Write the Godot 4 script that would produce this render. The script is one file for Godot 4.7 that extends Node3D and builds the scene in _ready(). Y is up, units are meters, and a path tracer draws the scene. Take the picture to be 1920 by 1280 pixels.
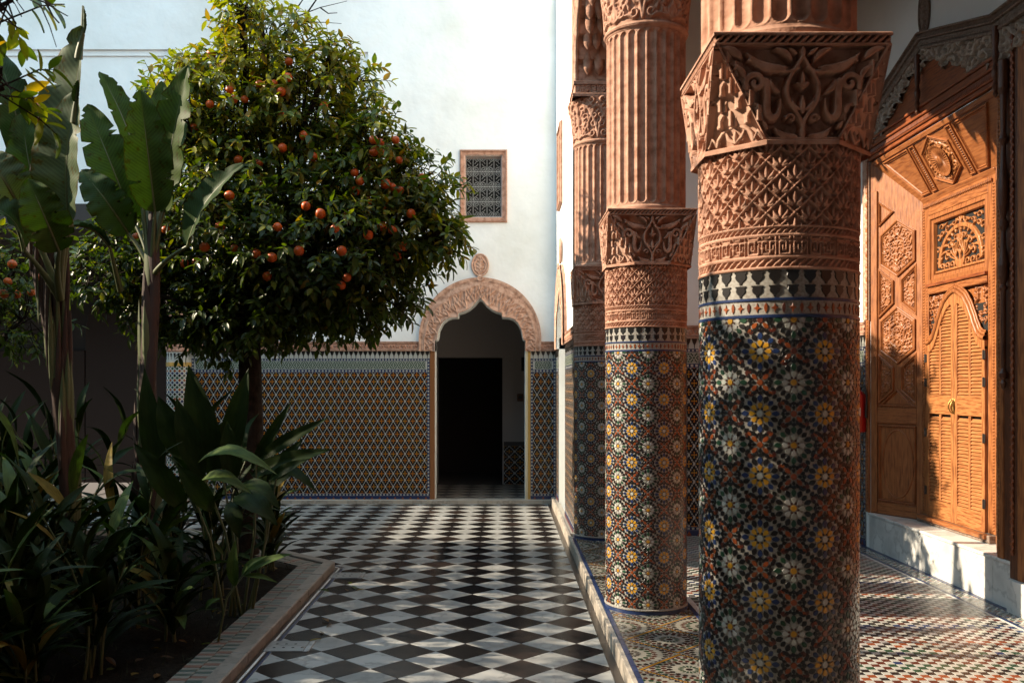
extends Node3D
# A riad courtyard: x to the right, y up, the camera at the origin looks along -z. Depths "d" below are metres in front of the camera.

const F := 1765.0
var used := {}
var M := {}
var rng := RandomNumberGenerator.new()

# ---------------------------------------------------------------- mesh building
class MB:
	var v := PackedVector3Array()
	var n := PackedVector3Array()
	var uv := PackedVector2Array()
	var c := PackedColorArray()
	var idx := PackedInt32Array()
	var col := Color(1, 1, 1)

	func vert(p: Vector3, nn: Vector3, t := Vector2.ZERO) -> int:
		v.append(p); n.append(nn); uv.append(t); c.append(col)
		return v.size() - 1

	func face(i: int, j: int, k: int) -> void:   # counter-clockwise seen from outside
		idx.append(i); idx.append(k); idx.append(j)

	func tri(a: Vector3, b: Vector3, d: Vector3) -> void:
		var nn := (b - a).cross(d - a).normalized()
		face(vert(a, nn), vert(b, nn), vert(d, nn))

	func quad(a: Vector3, b: Vector3, d: Vector3, e: Vector3) -> void:
		var nn := (d - a).cross(e - b).normalized()
		var i := vert(a, nn, Vector2(0, 0)); var j := vert(b, nn, Vector2(1, 0)); var k := vert(d, nn, Vector2(1, 1)); var l := vert(e, nn, Vector2(0, 1))
		face(i, j, k); face(i, k, l)

	func quad_uv(a: Vector3, b: Vector3, d: Vector3, e: Vector3, ta: Vector2, tb: Vector2) -> void:   # ta at a, tb at d
		var nn := (d - a).cross(e - b).normalized()
		var i := vert(a, nn, ta); var j := vert(b, nn, Vector2(tb.x, ta.y)); var k := vert(d, nn, tb); var l := vert(e, nn, Vector2(ta.x, tb.y))
		face(i, j, k); face(i, k, l)

	func box(t: Transform3D, s: Vector3, bev := 0.0) -> void:
		var h := s * 0.5
		var b := minf(bev, minf(h.x, minf(h.y, h.z)) * 0.8)
		var ax := [Vector3(1, 0, 0), Vector3(0, 1, 0), Vector3(0, 0, 1)]
		for k in 3:
			var u: Vector3 = ax[(k + 1) % 3]; var w: Vector3 = ax[(k + 2) % 3]; var m: Vector3 = ax[k]
			var hu := h.dot(u) - b; var hw := h.dot(w) - b; var hm := h.dot(m)
			for sg in [1.0, -1.0]:
				var o: Vector3 = m * hm * sg
				var p := [o - u * hu - w * hw, o + u * hu - w * hw, o + u * hu + w * hw, o - u * hu + w * hw]
				if sg > 0: quad(t * p[0], t * p[1], t * p[2], t * p[3])
				else: quad(t * p[3], t * p[2], t * p[1], t * p[0])
		if b <= 0.0: return
		for k in 3:                      # edges along axis k
			var u: Vector3 = ax[(k + 1) % 3]; var w: Vector3 = ax[(k + 2) % 3]; var m: Vector3 = ax[k]
			var hu := h.dot(u); var hw := h.dot(w); var hm := h.dot(m) - b
			for su in [1.0, -1.0]:
				for sw in [1.0, -1.0]:
					var p1: Vector3 = u * hu * su + w * (hw - b) * sw
					var p2: Vector3 = u * (hu - b) * su + w * hw * sw
					_q_out(t, p1 - m * hm, p2 - m * hm, p2 + m * hm, p1 + m * hm)
		for sx in [1.0, -1.0]:
			for sy in [1.0, -1.0]:
				for sz in [1.0, -1.0]:
					var q := Vector3(h.x * sx, h.y * sy, h.z * sz)
					var e := Vector3(b * sx, b * sy, b * sz)
					var p1 := Vector3(q.x, q.y - e.y, q.z - e.z); var p2 := Vector3(q.x - e.x, q.y, q.z - e.z); var p3 := Vector3(q.x - e.x, q.y - e.y, q.z)
					if sx * sy * sz > 0: tri(t * p1, t * p2, t * p3)
					else: tri(t * p1, t * p3, t * p2)

	func _q_out(t: Transform3D, a: Vector3, b: Vector3, d: Vector3, e: Vector3) -> void:
		if (d - a).cross(e - b).dot(a + b + d + e) >= 0: quad(t * a, t * b, t * d, t * e)
		else: quad(t * e, t * d, t * b, t * a)

	# a polygon (counter-clockwise) raised along local z from z0 to z1, its upper edge chamfered
	func prism(poly: PackedVector2Array, t: Transform3D, z0: float, z1: float, bev := 0.0) -> void:
		var np := poly.size()
		if np < 3: return
		var inn := PackedVector2Array()
		for i in np:
			var a := poly[(i + np - 1) % np]; var b := poly[i]; var d := poly[(i + 1) % np]
			var e1 := (b - a).normalized(); var e2 := (d - b).normalized()
			var n1 := Vector2(-e1.y, e1.x); var n2 := Vector2(-e2.y, e2.x)
			var m := n1 + n2
			var l := m.length_squared()
			m = n1 if l < 0.2 else m * (2.0 / l)
			inn.append(b + m * bev)
		var tr := Geometry2D.triangulate_polygon(inn if bev > 0 else poly)
		var top := inn if bev > 0 else poly
		var nz := (t.basis * Vector3(0, 0, 1)).normalized()
		var base := v.size()
		for p in top: vert(t * Vector3(p.x, p.y, z1), nz, p)
		for i in range(0, tr.size(), 3):
			var pa := top[tr[i]]; var pb := top[tr[i + 1]]; var pc := top[tr[i + 2]]
			if (pb - pa).cross(pc - pa) > 0: face(base + tr[i], base + tr[i + 1], base + tr[i + 2])
			else: face(base + tr[i], base + tr[i + 2], base + tr[i + 1])
		for i in np:
			var j := (i + 1) % np
			var zt := z1 - bev
			if bev > 0: quad(t * Vector3(poly[i].x, poly[i].y, zt), t * Vector3(poly[j].x, poly[j].y, zt), t * Vector3(top[j].x, top[j].y, z1), t * Vector3(top[i].x, top[i].y, z1))
			if zt > z0: quad(t * Vector3(poly[i].x, poly[i].y, z0), t * Vector3(poly[j].x, poly[j].y, z0), t * Vector3(poly[j].x, poly[j].y, zt), t * Vector3(poly[i].x, poly[i].y, zt))

	# outlines [polygon, height] lofted one to the next (a moulding round a panel); all have the same number of points
	func loft(t: Transform3D, outs: Array, cap := false) -> void:
		for k in outs.size() - 1:
			var a: PackedVector2Array = outs[k][0]; var b: PackedVector2Array = outs[k + 1][0]
			for i in a.size():
				var j := (i + 1) % a.size()
				quad(t * Vector3(a[i].x, a[i].y, outs[k][1]), t * Vector3(a[j].x, a[j].y, outs[k][1]), t * Vector3(b[j].x, b[j].y, outs[k + 1][1]), t * Vector3(b[i].x, b[i].y, outs[k + 1][1]))
		if cap:
			var l: PackedVector2Array = outs[-1][0]
			prism(l, t, outs[-1][1], outs[-1][1])

	func lathe(t: Transform3D, prof: Array, seg: int, a0 := 0.0, a1 := TAU) -> void:   # prof: [r, y] upwards
		for k in prof.size() - 1:
			var p: Vector2 = prof[k]; var q: Vector2 = prof[k + 1]
			var d := q - p
			var nn := Vector2(d.y, -d.x).normalized()
			var base := v.size()
			for i in seg + 1:
				var a := a0 + (a1 - a0) * i / seg
				var e := Vector3(cos(a), 0, sin(a))
				var nv := (t.basis * (e * nn.x + Vector3(0, nn.y, 0))).normalized()
				vert(t * (e * p.x + Vector3(0, p.y, 0)), nv, Vector2(float(i) / seg, p.y)); vert(t * (e * q.x + Vector3(0, q.y, 0)), nv, Vector2(float(i) / seg, q.y))
			for i in seg:
				var b := base + i * 2
				face(b, b + 1, b + 2); face(b + 2, b + 1, b + 3)

	func tube(pts: Array, rad: Array, seg := 6, cap := true) -> void:
		var np := pts.size()
		var base := v.size()
		var up := Vector3(0.31, 0.2, 0.93)
		for i in np:
			var d: Vector3 = (pts[mini(i + 1, np - 1)] - pts[maxi(i - 1, 0)])
			d = d.normalized()
			var s := d.cross(up)
			if s.length() < 0.1: s = d.cross(Vector3(1, 0, 0))
			s = s.normalized()
			up = s.cross(d)
			for j in seg:
				var a := TAU * j / seg
				var e := s * cos(a) + up * sin(a)
				vert(pts[i] + e * rad[i], e, Vector2(float(j) / seg, float(i) / np))
		for i in np - 1:
			for j in seg:
				var a := base + i * seg + j; var b := base + i * seg + (j + 1) % seg
				face(a, b + seg, b); face(a, a + seg, b + seg)
		if cap:
			for e in [0, np - 1]:
				var d: Vector3 = (pts[e] - pts[1 if e == 0 else np - 2]).normalized()
				var o := vert(pts[e] + d * rad[e] * 0.4, d)
				for j in seg:
					var a: int = base + e * seg + j; var b: int = base + e * seg + (j + 1) % seg
					if e == 0: face(o, a, b)
					else: face(o, b, a)

	# a smooth grid of points, nu along u first; outside is du x dv
	func grid(p: PackedVector3Array, nu: int, nv: int, wrap := false, uvs := PackedVector2Array()) -> void:
		var base := v.size()
		for j in nv:
			var j0 := maxi(j - 1, 0) * nu; var j1 := mini(j + 1, nv - 1) * nu
			for i in nu:
				var i0 := (i - 1 + nu) % nu if wrap else maxi(i - 1, 0)
				var i1 := (i + 1) % nu if wrap else mini(i + 1, nu - 1)
				var nn := (p[j * nu + i1] - p[j * nu + i0]).cross(p[j1 + i] - p[j0 + i])
				vert(p[j * nu + i], nn.normalized(), uvs[j * nu + i] if uvs.size() > 0 else Vector2(float(i) / (nu - 1), float(j) / (nv - 1)))
		for j in nv - 1:
			for i in (nu if wrap else nu - 1):
				var i1 := (i + 1) % nu
				var a := base + j * nu + i; var b := base + j * nu + i1
				face(a, b, b + nu); face(a, b + nu, a + nu)

	func add(o: MB, t: Transform3D) -> void:
		var base := v.size()
		for i in o.v.size():
			v.append(t * o.v[i]); n.append((t.basis * o.n[i]).normalized()); uv.append(o.uv[i]); c.append(col)
		for i in o.idx: idx.append(base + i)

	func mesh() -> ArrayMesh:
		var a := []
		a.resize(Mesh.ARRAY_MAX)
		a[Mesh.ARRAY_VERTEX] = v; a[Mesh.ARRAY_NORMAL] = n; a[Mesh.ARRAY_TEX_UV] = uv; a[Mesh.ARRAY_COLOR] = c; a[Mesh.ARRAY_INDEX] = idx
		var m := ArrayMesh.new()
		if v.size() > 0: m.add_surface_from_arrays(Mesh.PRIMITIVE_TRIANGLES, a)
		return m

# ---------------------------------------------------------------- carving: a height field drawn with strokes
class Carve:
	var w: int
	var h: int
	var sx: float
	var a := PackedFloat32Array()
	var wrap := false
	var mirror := false

	func _init(w_: int, h_: int, span_x := 1.0, wrap_ := false) -> void:   # span_x: width in the units strokes use
		w = w_; h = h_; wrap = wrap_; sx = w / span_x
		a.resize(w * h)

	func seg(p: Vector2, q: Vector2, r0: float, r1: float, top: float, flat: float) -> void:
		var rm := maxf(r0, r1)
		var x0 := int(floor(minf(p.x, q.x) - rm)); var x1 := int(ceil(maxf(p.x, q.x) + rm))
		var y0 := int(floor(minf(p.y, q.y) - rm)); var y1 := int(ceil(maxf(p.y, q.y) + rm))
		if not wrap:
			x0 = maxi(x0, 0); x1 = mini(x1, w - 1); y0 = maxi(y0, 0); y1 = mini(y1, h - 1)
		var d := q - p
		var ll := maxf(d.length_squared(), 1e-6)
		for y in range(y0, y1 + 1):
			for x in range(x0, x1 + 1):
				var e := Vector2(x, y) - p
				var t := clampf(e.dot(d) / ll, 0.0, 1.0)
				var r := r0 + (r1 - r0) * t
				var k := (e - d * t).length() / maxf(r, 0.01)
				if k >= 1.0: continue
				var z := top * (1.0 if k < flat else sqrt(1.0 - (k - flat) * (k - flat) / ((1.0 - flat) * (1.0 - flat))))
				var i := ((y % h + h) % h) * w + (x % w + w) % w
				if z > a[i]: a[i] = z

	func stroke(pts: Array, r0: float, r1: float, top := 1.0, flat := 0.3) -> void:   # widths taper from r0 to r1
		var m := pts.size() - 1
		for i in m:
			var ra := (r0 + (r1 - r0) * i / m) * sx; var rb := (r0 + (r1 - r0) * (i + 1) / m) * sx
			seg(pts[i] * sx, pts[i + 1] * sx, ra, rb, top, flat)
			if mirror: seg(Vector2(w - pts[i].x * sx, pts[i].y * sx), Vector2(w - pts[i + 1].x * sx, pts[i + 1].y * sx), ra, rb, top, flat)

	func leaf(p: Vector2, q: Vector2, wid: float, bow := 0.0, top := 1.0) -> void:
		var o := Vector2(-(q - p).y, (q - p).x) * bow
		var prev := p
		for i in range(1, 7):
			var t := i / 6.0
			var nx := p.lerp(q, t) + o * sin(PI * t)
			var ra := wid * sin(PI * pow((i - 1) / 6.0, 0.8)) * sx + 0.3; var rb := wid * sin(PI * pow(t, 0.8)) * sx + 0.3
			seg(prev * sx, nx * sx, ra, rb, top, 0.2)
			if mirror: seg(Vector2(w - prev.x * sx, prev.y * sx), Vector2(w - nx.x * sx, nx.y * sx), ra, rb, top, 0.2)
			prev = nx

	func spiral(o: Vector2, ra: float, rb: float, a0: float, turn: float, r0: float, r1: float, top := 1.0) -> Vector2:   # from radius ra at angle a0 inwards; returns its outer end
		var pts := []
		for i in 17:
			var t := i / 16.0
			pts.append(o + Vector2.from_angle(a0 + turn * t) * lerpf(ra, rb, t))
		stroke(pts, r0, r1, top)
		return pts[0]

	func curve(p: Vector2, c1: Vector2, c2: Vector2, q: Vector2, r0: float, r1: float, top := 1.0) -> void:
		var pts := []
		for i in 11: pts.append(p.bezier_interpolate(c1, c2, q, i / 10.0))
		stroke(pts, r0, r1, top)

	func at(x: float, y: float) -> float:   # in stroke units
		var fx := x * sx; var fy := y * sx
		var ix := int(floor(fx)); var iy := int(floor(fy))
		fx -= ix; fy -= iy
		var x1 := ix + 1; var y1 := iy + 1
		if wrap:
			ix = (ix % w + w) % w; x1 = (x1 % w + w) % w; iy = (iy % h + h) % h; y1 = (y1 % h + h) % h
		else:
			ix = clampi(ix, 0, w - 1); x1 = clampi(x1, 0, w - 1); iy = clampi(iy, 0, h - 1); y1 = clampi(y1, 0, h - 1)
		return lerpf(lerpf(a[iy * w + ix], a[iy * w + x1], fx), lerpf(a[y1 * w + ix], a[y1 * w + x1], fx), fy)

# ---------------------------------------------------------------- naming and placing
func named(o: Node, called: String, parent: Node) -> void:
	var key := "%d/%s" % [parent.get_instance_id(), called]
	var k: int = used.get(key, 0)
	used[key] = k + 1
	o.name = called if k == 0 else "%s_%03d" % [called, k]
	parent.add_child(o, true)

func tag(o: Node, label: String, category: String, group := "") -> void:
	o.set_meta("label", label); o.set_meta("category", category)
	if group != "": o.set_meta("group", group)

func thing(called: String, label: String, category: String, at := Vector3.ZERO, group := "") -> Node3D:
	var o := Node3D.new()
	named(o, called, self); o.position = at
	tag(o, label, category, group)
	return o

func setting(called: String) -> Node3D:
	var o := Node3D.new()
	named(o, called, self); o.set_meta("kind", "structure")
	return o

func part(parent: Node, called: String, mb, m: Material, stuff := false) -> MeshInstance3D:
	var o := MeshInstance3D.new()
	o.mesh = mb.mesh() if mb is MB else mb
	o.material_override = m
	named(o, called, parent)
	if stuff: o.set_meta("kind", "stuff")
	return o

func piece(parent: Node, called: String, mesh: Mesh, m: Material, t: Transform3D) -> MeshInstance3D:
	var o := MeshInstance3D.new()
	o.mesh = mesh; o.material_override = m; o.transform = t
	named(o, called, parent)
	return o

func px(x: float, y: float, d: float) -> Vector3:   # a point seen at that place of the photograph, d metres deep
	return Vector3((x - 942.0) * d / F, 1.4 + (722.0 - y) * d / F, -d)

func facing_left(x: float, d: float) -> Transform3D:   # frame of a wall that faces -x: local x runs towards the camera from depth d
	return Transform3D(Basis(Vector3(0, 0, 1), Vector3(0, 1, 0), Vector3(-1, 0, 0)), Vector3(x, 0, -d))

func rect(x0: float, y0: float, x1: float, y1: float) -> PackedVector2Array:
	return PackedVector2Array([Vector2(x0, y0), Vector2(x1, y0), Vector2(x1, y1), Vector2(x0, y1)])

func grown(p: PackedVector2Array, d: float) -> PackedVector2Array:   # outline moved outwards by d, same number of points
	var r := PackedVector2Array()
	var np := p.size()
	for i in np:
		var e1 := (p[i] - p[(i + np - 1) % np]).normalized(); var e2 := (p[(i + 1) % np] - p[i]).normalized()
		var m := Vector2(e1.y, -e1.x) + Vector2(e2.y, -e2.x)
		r.append(p[i] + m * (2.0 * d / maxf(m.length_squared(), 0.4)))
	return r

# ---------------------------------------------------------------- materials
func mat(called: String, c: Color, rough: float, spec := 0.5) -> StandardMaterial3D:   # c in linear, real-world values
	var m := StandardMaterial3D.new()
	m.resource_name = called
	m.albedo_color = c.linear_to_srgb(); m.roughness = rough; m.metallic_specular = spec
	M[called] = m
	return m

func noise_tex(seed_: int, freq: float, size: int, ramp: Array, octaves := 4, warp := false, normal := 0.0) -> NoiseTexture2D:
	var f := FastNoiseLite.new()
	f.seed = seed_; f.frequency = freq; f.fractal_octaves = octaves
	if warp:
		f.domain_warp_enabled = true; f.domain_warp_amplitude = 40.0; f.domain_warp_frequency = freq * 1.5
	var t := NoiseTexture2D.new()
	t.width = size; t.height = size; t.seamless = true; t.noise = f
	if normal > 0: t.as_normal_map = true; t.bump_strength = normal
	if ramp.size() > 0:
		var g := Gradient.new()
		var o := PackedFloat32Array(); var c := PackedColorArray()
		for r in ramp:
			o.append(r[0]); c.append(r[1])
		g.offsets = o; g.colors = c
		t.color_ramp = g
	return t

func grey(x: float) -> Color: return Color(x, x, x)

func triplanar(m: StandardMaterial3D, tex, scale: Vector3, nrm = null, nscale := 1.0) -> StandardMaterial3D:
	m.uv1_triplanar = true; m.uv1_world_triplanar = true; m.uv1_scale = scale
	if tex: m.albedo_texture = tex
	if nrm:
		m.normal_enabled = true; m.normal_texture = nrm; m.normal_scale = nscale
	return m

func picture(w: int, h: int, fn: Callable) -> ImageTexture:   # a computed texture; fn(u, v) gives a linear colour
	var b := PackedByteArray()
	b.resize(w * h * 3)
	var i := 0
	for y in h:
		for x in w:
			var c: Color = fn.call((x + 0.5) / w, (y + 0.5) / h)
			c = c.linear_to_srgb()
			b[i] = int(255.0 * clampf(c.r, 0, 1)); b[i + 1] = int(255.0 * clampf(c.g, 0, 1)); b[i + 2] = int(255.0 * clampf(c.b, 0, 1))
			i += 3
	var im := Image.create_from_data(w, h, false, Image.FORMAT_RGB8, b)
	return ImageTexture.create_from_image(im)

const YELLOW := Color(0.5, 0.25, 0.02)
const BLUE := Color(0.013, 0.028, 0.09)
const GREEN := Color(0.016, 0.055, 0.028)
const ORANGE := Color(0.22, 0.05, 0.013)
const BLACK := Color(0.011, 0.009, 0.009)
const WHITE := Color(0.40, 0.395, 0.36)
const BROWN := Color(0.085, 0.02, 0.011)

func tone(c: Color, amount := 0.16) -> Color:
	var k := 1.0 + rng.randf_range(-amount, amount)
	return Color(c.r * k, c.g * k * rng.randf_range(0.95, 1.05), c.b * k)

func lattice_tile(u: float, v: float) -> Color:   # four by four cells of star nodes joined by dotted lines, orange crosses between
	var x := fposmod(u * 4.0, 1.0); var y := fposmod(v * 4.0, 1.0)
	var ci := int(u * 4.0) * 7 + int(v * 4.0) * 3
	var best := 9.0
	for nd in [Vector2(0, 0), Vector2(1, 0), Vector2(0, 1), Vector2(1, 1), Vector2(0.5, 0.5)]:
		best = minf(best, maxf(absf(x - nd.x), absf(y - nd.y) * 1.68))
	var white := Color(0.33, 0.325, 0.31)
	if best < 0.1: return white
	var d1 := fposmod(x - y + 0.5, 1.0) - 0.5; var d2 := fposmod(x + y + 0.5, 1.0) - 0.5
	if absf(d1) < 0.065 and fposmod((x + y) * 4.0, 1.0) < 0.7: return white
	if absf(d2) < 0.065 and fposmod((x - y) * 4.0, 1.0) < 0.7: return white
	var cx := absf(x - 0.5); var cy := minf(y, 1.0 - y)
	var ex := minf(x, 1.0 - x); var ey := absf(y - 0.5)
	var amber := Color(0.33, 0.115, 0.014) if ci % 5 != 0 else Color(0.32, 0.16, 0.02)
	for k in 2:
		var px_ := cx if k == 0 else ex; var py := cy if k == 0 else ey
		if (px_ < 0.042 and py < 0.19) or (py < 0.028 and px_ < 0.28): return amber
		if (absf(py - 0.16) < 0.016 and px_ < 0.09) or (absf(px_ - 0.2) < 0.026 and py < 0.06): return amber
	return Color(0.011, 0.011, 0.014)

func star_band_tile(u: float, v: float) -> Color:
	var white := Color(0.29, 0.31, 0.27)
	if v < 0.09 or v > 0.91: return white
	var dark := Color(0.02, 0.05, 0.028)
	for c in [[0.0, 0.5], [0.5, 0.14], [0.5, 0.86], [1.0, 0.5]]:
		var p := Vector2(u - c[0], (v - c[1]))
		var r := p.length(); var g := p.angle()
		if r < 0.1 + 0.05 * cos(g * 6.0): return dark
		if r > 0.19 and r < 0.33 and absf(fposmod(g * 6.0 / TAU + 0.5, 1.0) - 0.5) < 0.26: return dark
	return white

func check_tile(u: float, v: float) -> Color:
	if v < 0.2 or v > 0.8: return BLUE
	return WHITE if fposmod(u * 4.0, 1.0) < 0.55 else BLUE

func carpet_tile(u: float, v: float) -> Color:   # big star carpet with diamond lines
	var p := Vector2(fposmod(u, 1.0) - 0.5, fposmod(v, 1.0) - 0.5)
	var dd := absf(absf(p.x) + absf(p.y) - 0.47)
	if dd < 0.022: return YELLOW * 0.8 if fposmod((p.x - p.y) * 14.0, 1.0) < 0.8 else BLACK
	if dd < 0.04: return BLUE if fposmod((p.x - p.y) * 20.0, 1.0) < 0.7 else WHITE
	var inside := absf(p.x) + absf(p.y) < 0.47
	if not inside: p = Vector2(p.x - 0.5 * signf(p.x), p.y - 0.5 * signf(p.y))
	var r := p.length(); var a := p.angle()
	var ring := int(r / 0.055)
	var np := [6, 16, 16, 16, 24, 24, 32, 32, 32][mini(ring, 8)] as float
	var t := fposmod(a * np / TAU + 0.5 * (ring % 2), 1.0) - 0.5
	var k := fposmod(r / 0.055, 1.0) - 0.5
	if ring == 0: return BLACK if r < 0.035 else WHITE
	if absf(t) * 1.15 + absf(k) * 0.5 > 0.46: return WHITE * 0.85
	var cl := [BLACK, GREEN, WHITE, BLACK, BROWN, GREEN, BROWN, WHITE, BLACK] if inside else [BROWN, BLACK, WHITE, GREEN, BROWN, WHITE, BLACK, BROWN, GREEN]
	return cl[mini(ring, 8)]

func diamond_tile(u: float, v: float) -> Color:
	var x := u * 2.0; var y := v * 2.0
	var p := Vector2(fposmod(x + y, 1.0) - 0.5, fposmod(x - y, 1.0) - 0.5)
	if maxf(absf(p.x), absf(p.y)) > 0.33: return WHITE
	var k := int(floor(x + y)) + 3 * int(floor(x - y))
	return [BLUE, ORANGE, GREEN, BLACK][posmod(k, 4)]

func make_materials() -> void:
	var plaster_n := noise_tex(3, 0.012, 512, [], 5, false, 3.0)
	var plaster := noise_tex(4, 0.004, 512, [[0.0, Color(0.91, 0.905, 0.89)], [0.4, Color(0.965, 0.96, 0.955)], [1.0, grey(1.0)]], 5)
	triplanar(mat("white plaster", Color(0.85, 0.865, 0.86), 0.85, 0.3), plaster, Vector3.ONE * 0.35, plaster_n, 0.6)
	var carved_t := noise_tex(5, 0.02, 512, [[0.0, Color(0.7, 0.65, 0.61)], [0.45, Color(0.91, 0.89, 0.88)], [0.7, Color(1.0, 1.0, 1.0)], [1.0, Color(0.97, 1.0, 1.0)]], 5)
	var carved_n := noise_tex(6, 0.06, 512, [], 4, false, 4.0)
	triplanar(mat("carved plaster", Color(0.51, 0.29, 0.208), 0.85, 0.25), carved_t, Vector3.ONE * 1.3, carved_n, 0.35)
	triplanar(mat("pale carved plaster", Color(0.57, 0.36, 0.27), 0.85, 0.25), carved_t, Vector3.ONE * 1.2, carved_n, 0.3)
	var glaze_n := noise_tex(7, 0.03, 256, [], 3, false, 2.0)
	var g := triplanar(mat("glazed tile", Color(1, 1, 1), 0.3), null, Vector3.ONE * 6.0, glaze_n, 0.1)
	g.vertex_color_use_as_albedo = true
	triplanar(mat("grout", Color(0.33, 0.315, 0.285), 0.5), carved_t, Vector3.ONE * 9.0)
	for k in [["yellow", YELLOW], ["blue", BLUE], ["green", GREEN], ["orange", ORANGE], ["black", BLACK], ["white", WHITE], ["brown", BROWN]]:
		mat(k[0] + " glaze", k[1], 0.3)
	var grain := noise_tex(8, 0.02, 512, [[0.0, Color(0.58, 0.49, 0.43)], [0.4, Color(0.85, 0.81, 0.78)], [0.62, Color(1, 1, 1)], [1.0, Color(0.9, 0.86, 0.8)]], 5)
	var grain_n := noise_tex(9, 0.03, 512, [], 4, false, 2.5)
	for k in [["wood", Color(0.355, 0.13, 0.042)], ["pale wood", Color(0.43, 0.175, 0.06)], ["red wood", Color(0.28, 0.08, 0.025)], ["dark wood", Color(0.12, 0.042, 0.018)]]:
		triplanar(mat(k[0], k[1], 0.42, 0.5), grain, Vector3(5.0, 0.5, 5.0), grain_n, 0.25)
		triplanar(mat(k[0] + " across", k[1], 0.42, 0.5), grain, Vector3(5.0, 5.0, 0.5), grain_n, 0.25)
	triplanar(mat("grey carved wood", Color(0.26, 0.2, 0.165), 0.8, 0.2), carved_t, Vector3.ONE * 3.0, carved_n, 0.3)
	triplanar(mat("pale carved wood", Color(0.44, 0.375, 0.32), 0.8, 0.2), carved_t, Vector3.ONE * 3.0, carved_n, 0.3)
	var vein := noise_tex(10, 0.006, 512, [[0.0, grey(0.78)], [0.42, grey(0.92)], [0.5, grey(0.8)], [0.56, grey(0.95)], [1.0, grey(1.0)]], 5, true)
	for k in 3:
		var m := triplanar(mat("white marble %d" % k, Color(0.36, 0.36, 0.35) * [1.0, 0.88, 0.78][k], [0.26, 0.3, 0.34][k], 0.35), vein, Vector3.ONE * [0.9, 1.2, 0.7][k])
		m.uv1_offset = Vector3(0.31, 0.17, 0.53) * k
	var soot := noise_tex(11, 0.015, 512, [[0.0, grey(0.6)], [0.5, grey(0.85)], [1.0, grey(1.0)]], 4)
	for k in 3: triplanar(mat("black marble %d" % k, [Color(0.02, 0.016, 0.016), Color(0.015, 0.012, 0.012), Color(0.03, 0.02, 0.017)][k], [0.2, 0.24, 0.28][k], 0.22), soot, Vector3.ONE * 1.5)
	triplanar(mat("step marble", Color(0.74, 0.73, 0.70), 0.4), vein, Vector3.ONE * 0.8)
	triplanar(mat("edging stone", Color(0.22, 0.185, 0.155), 0.5), vein, Vector3.ONE * 1.3)
	triplanar(mat("sill marble", Color(0.43, 0.375, 0.315), 0.45), vein, Vector3.ONE * 1.3)
	triplanar(mat("dark kerb", Color(0.035, 0.027, 0.024), 0.3), soot, Vector3.ONE * 1.1)
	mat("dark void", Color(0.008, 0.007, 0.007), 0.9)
	var m := mat("lattice zellige", Color(1, 0.98, 0.95), 0.24, 0.3); m.albedo_texture = picture(384, 384, lattice_tile)
	m = mat("star band", Color(0.85, 0.85, 0.85), 0.2); m.albedo_texture = picture(128, 128, star_band_tile)
	m = mat("check band", Color(0.85, 0.85, 0.85), 0.2); m.albedo_texture = picture(64, 32, check_tile)
	m = mat("carpet zellige", Color(0.6, 0.57, 0.53), 0.25); m.albedo_texture = picture(512, 512, carpet_tile)
	m = mat("diamond zellige", Color(0.9, 0.9, 0.9), 0.2); m.albedo_texture = picture(128, 128, diamond_tile)
	mat("iron", Color(0.3, 0.3, 0.29), 0.6)
	m = mat("brass", Color(0.35, 0.2, 0.06), 0.4); m.metallic = 0.8
	mat("black iron", Color(0.02, 0.018, 0.017), 0.5)
	mat("red paint", Color(0.4, 0.01, 0.012), 0.3)
	mat("paper", Color(0.7, 0.68, 0.64), 0.7)
	triplanar(mat("soil", Color(0.022, 0.016, 0.011), 0.95, 0.2), noise_tex(12, 0.05, 256, [[0.0, grey(0.4)], [1.0, grey(1.0)]], 5), Vector3.ONE * 2.0, carved_n, 1.0)
	var veins := noise_tex(14, 0.02, 256, [[0.0, grey(0.75)], [1.0, grey(1.0)]], 4)
	for k in [["banana leaf", Color(0.05, 0.08, 0.016), Color(0.22, 0.36, 0.03)], ["banana leaf grey", Color(0.105, 0.135, 0.075), Color(0.12, 0.17, 0.04)], ["banana leaf dark", Color(0.035, 0.06, 0.02), Color(0.06, 0.11, 0.02)], ["dry leaf", Color(0.13, 0.022, 0.009), Color(0.25, 0.08, 0.02)],
			["yellow leaf", Color(0.2, 0.14, 0.03), Color(0.3, 0.25, 0.03)], ["lily leaf", Color(0.017, 0.029, 0.007), Color(0.09, 0.17, 0.02)], ["lily leaf pale", Color(0.075, 0.11, 0.03), Color(0.14, 0.24, 0.04)]]:
		m = mat(k[0], k[1], 0.5, 0.18)
		m.backlight_enabled = true; m.backlight = k[2].linear_to_srgb()
		m.cull_mode = BaseMaterial3D.CULL_DISABLED
		var nz := FastNoiseLite.new()
		nz.seed = 90; nz.frequency = 0.03
		var banana := func(u, v):
			var s := absf(u - 0.5)
			if s < 0.025: return Color(1.5, 1.4, 1.1) * 0.62
			var br := 0.78 + 0.13 * sin(v * 200.0 - s * 60.0) + 0.25 * nz.get_noise_2d(u * 60.0, v * 200.0)
			var c := grey(br)
			if s + 0.06 * nz.get_noise_2d(u * 90.0, v * 700.0) > 0.475 or nz.get_noise_2d(u * 150.0 + 500.0, v * 300.0) > 0.42: c = Color(1.0, 0.62, 0.35) * (0.9 * br)
			return c
		m.albedo_texture = picture(64, 256, banana) if k[0].begins_with("banana") else veins
	m = mat("citrus leaf", Color(1, 1, 1), 0.34, 0.45)
	m.vertex_color_use_as_albedo = true; m.backlight_enabled = true; m.backlight = Color(0.95, 1.0, 0.32)
	m.cull_mode = BaseMaterial3D.CULL_DISABLED
	mat("stem green", Color(0.075, 0.085, 0.03), 0.5)
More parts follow.
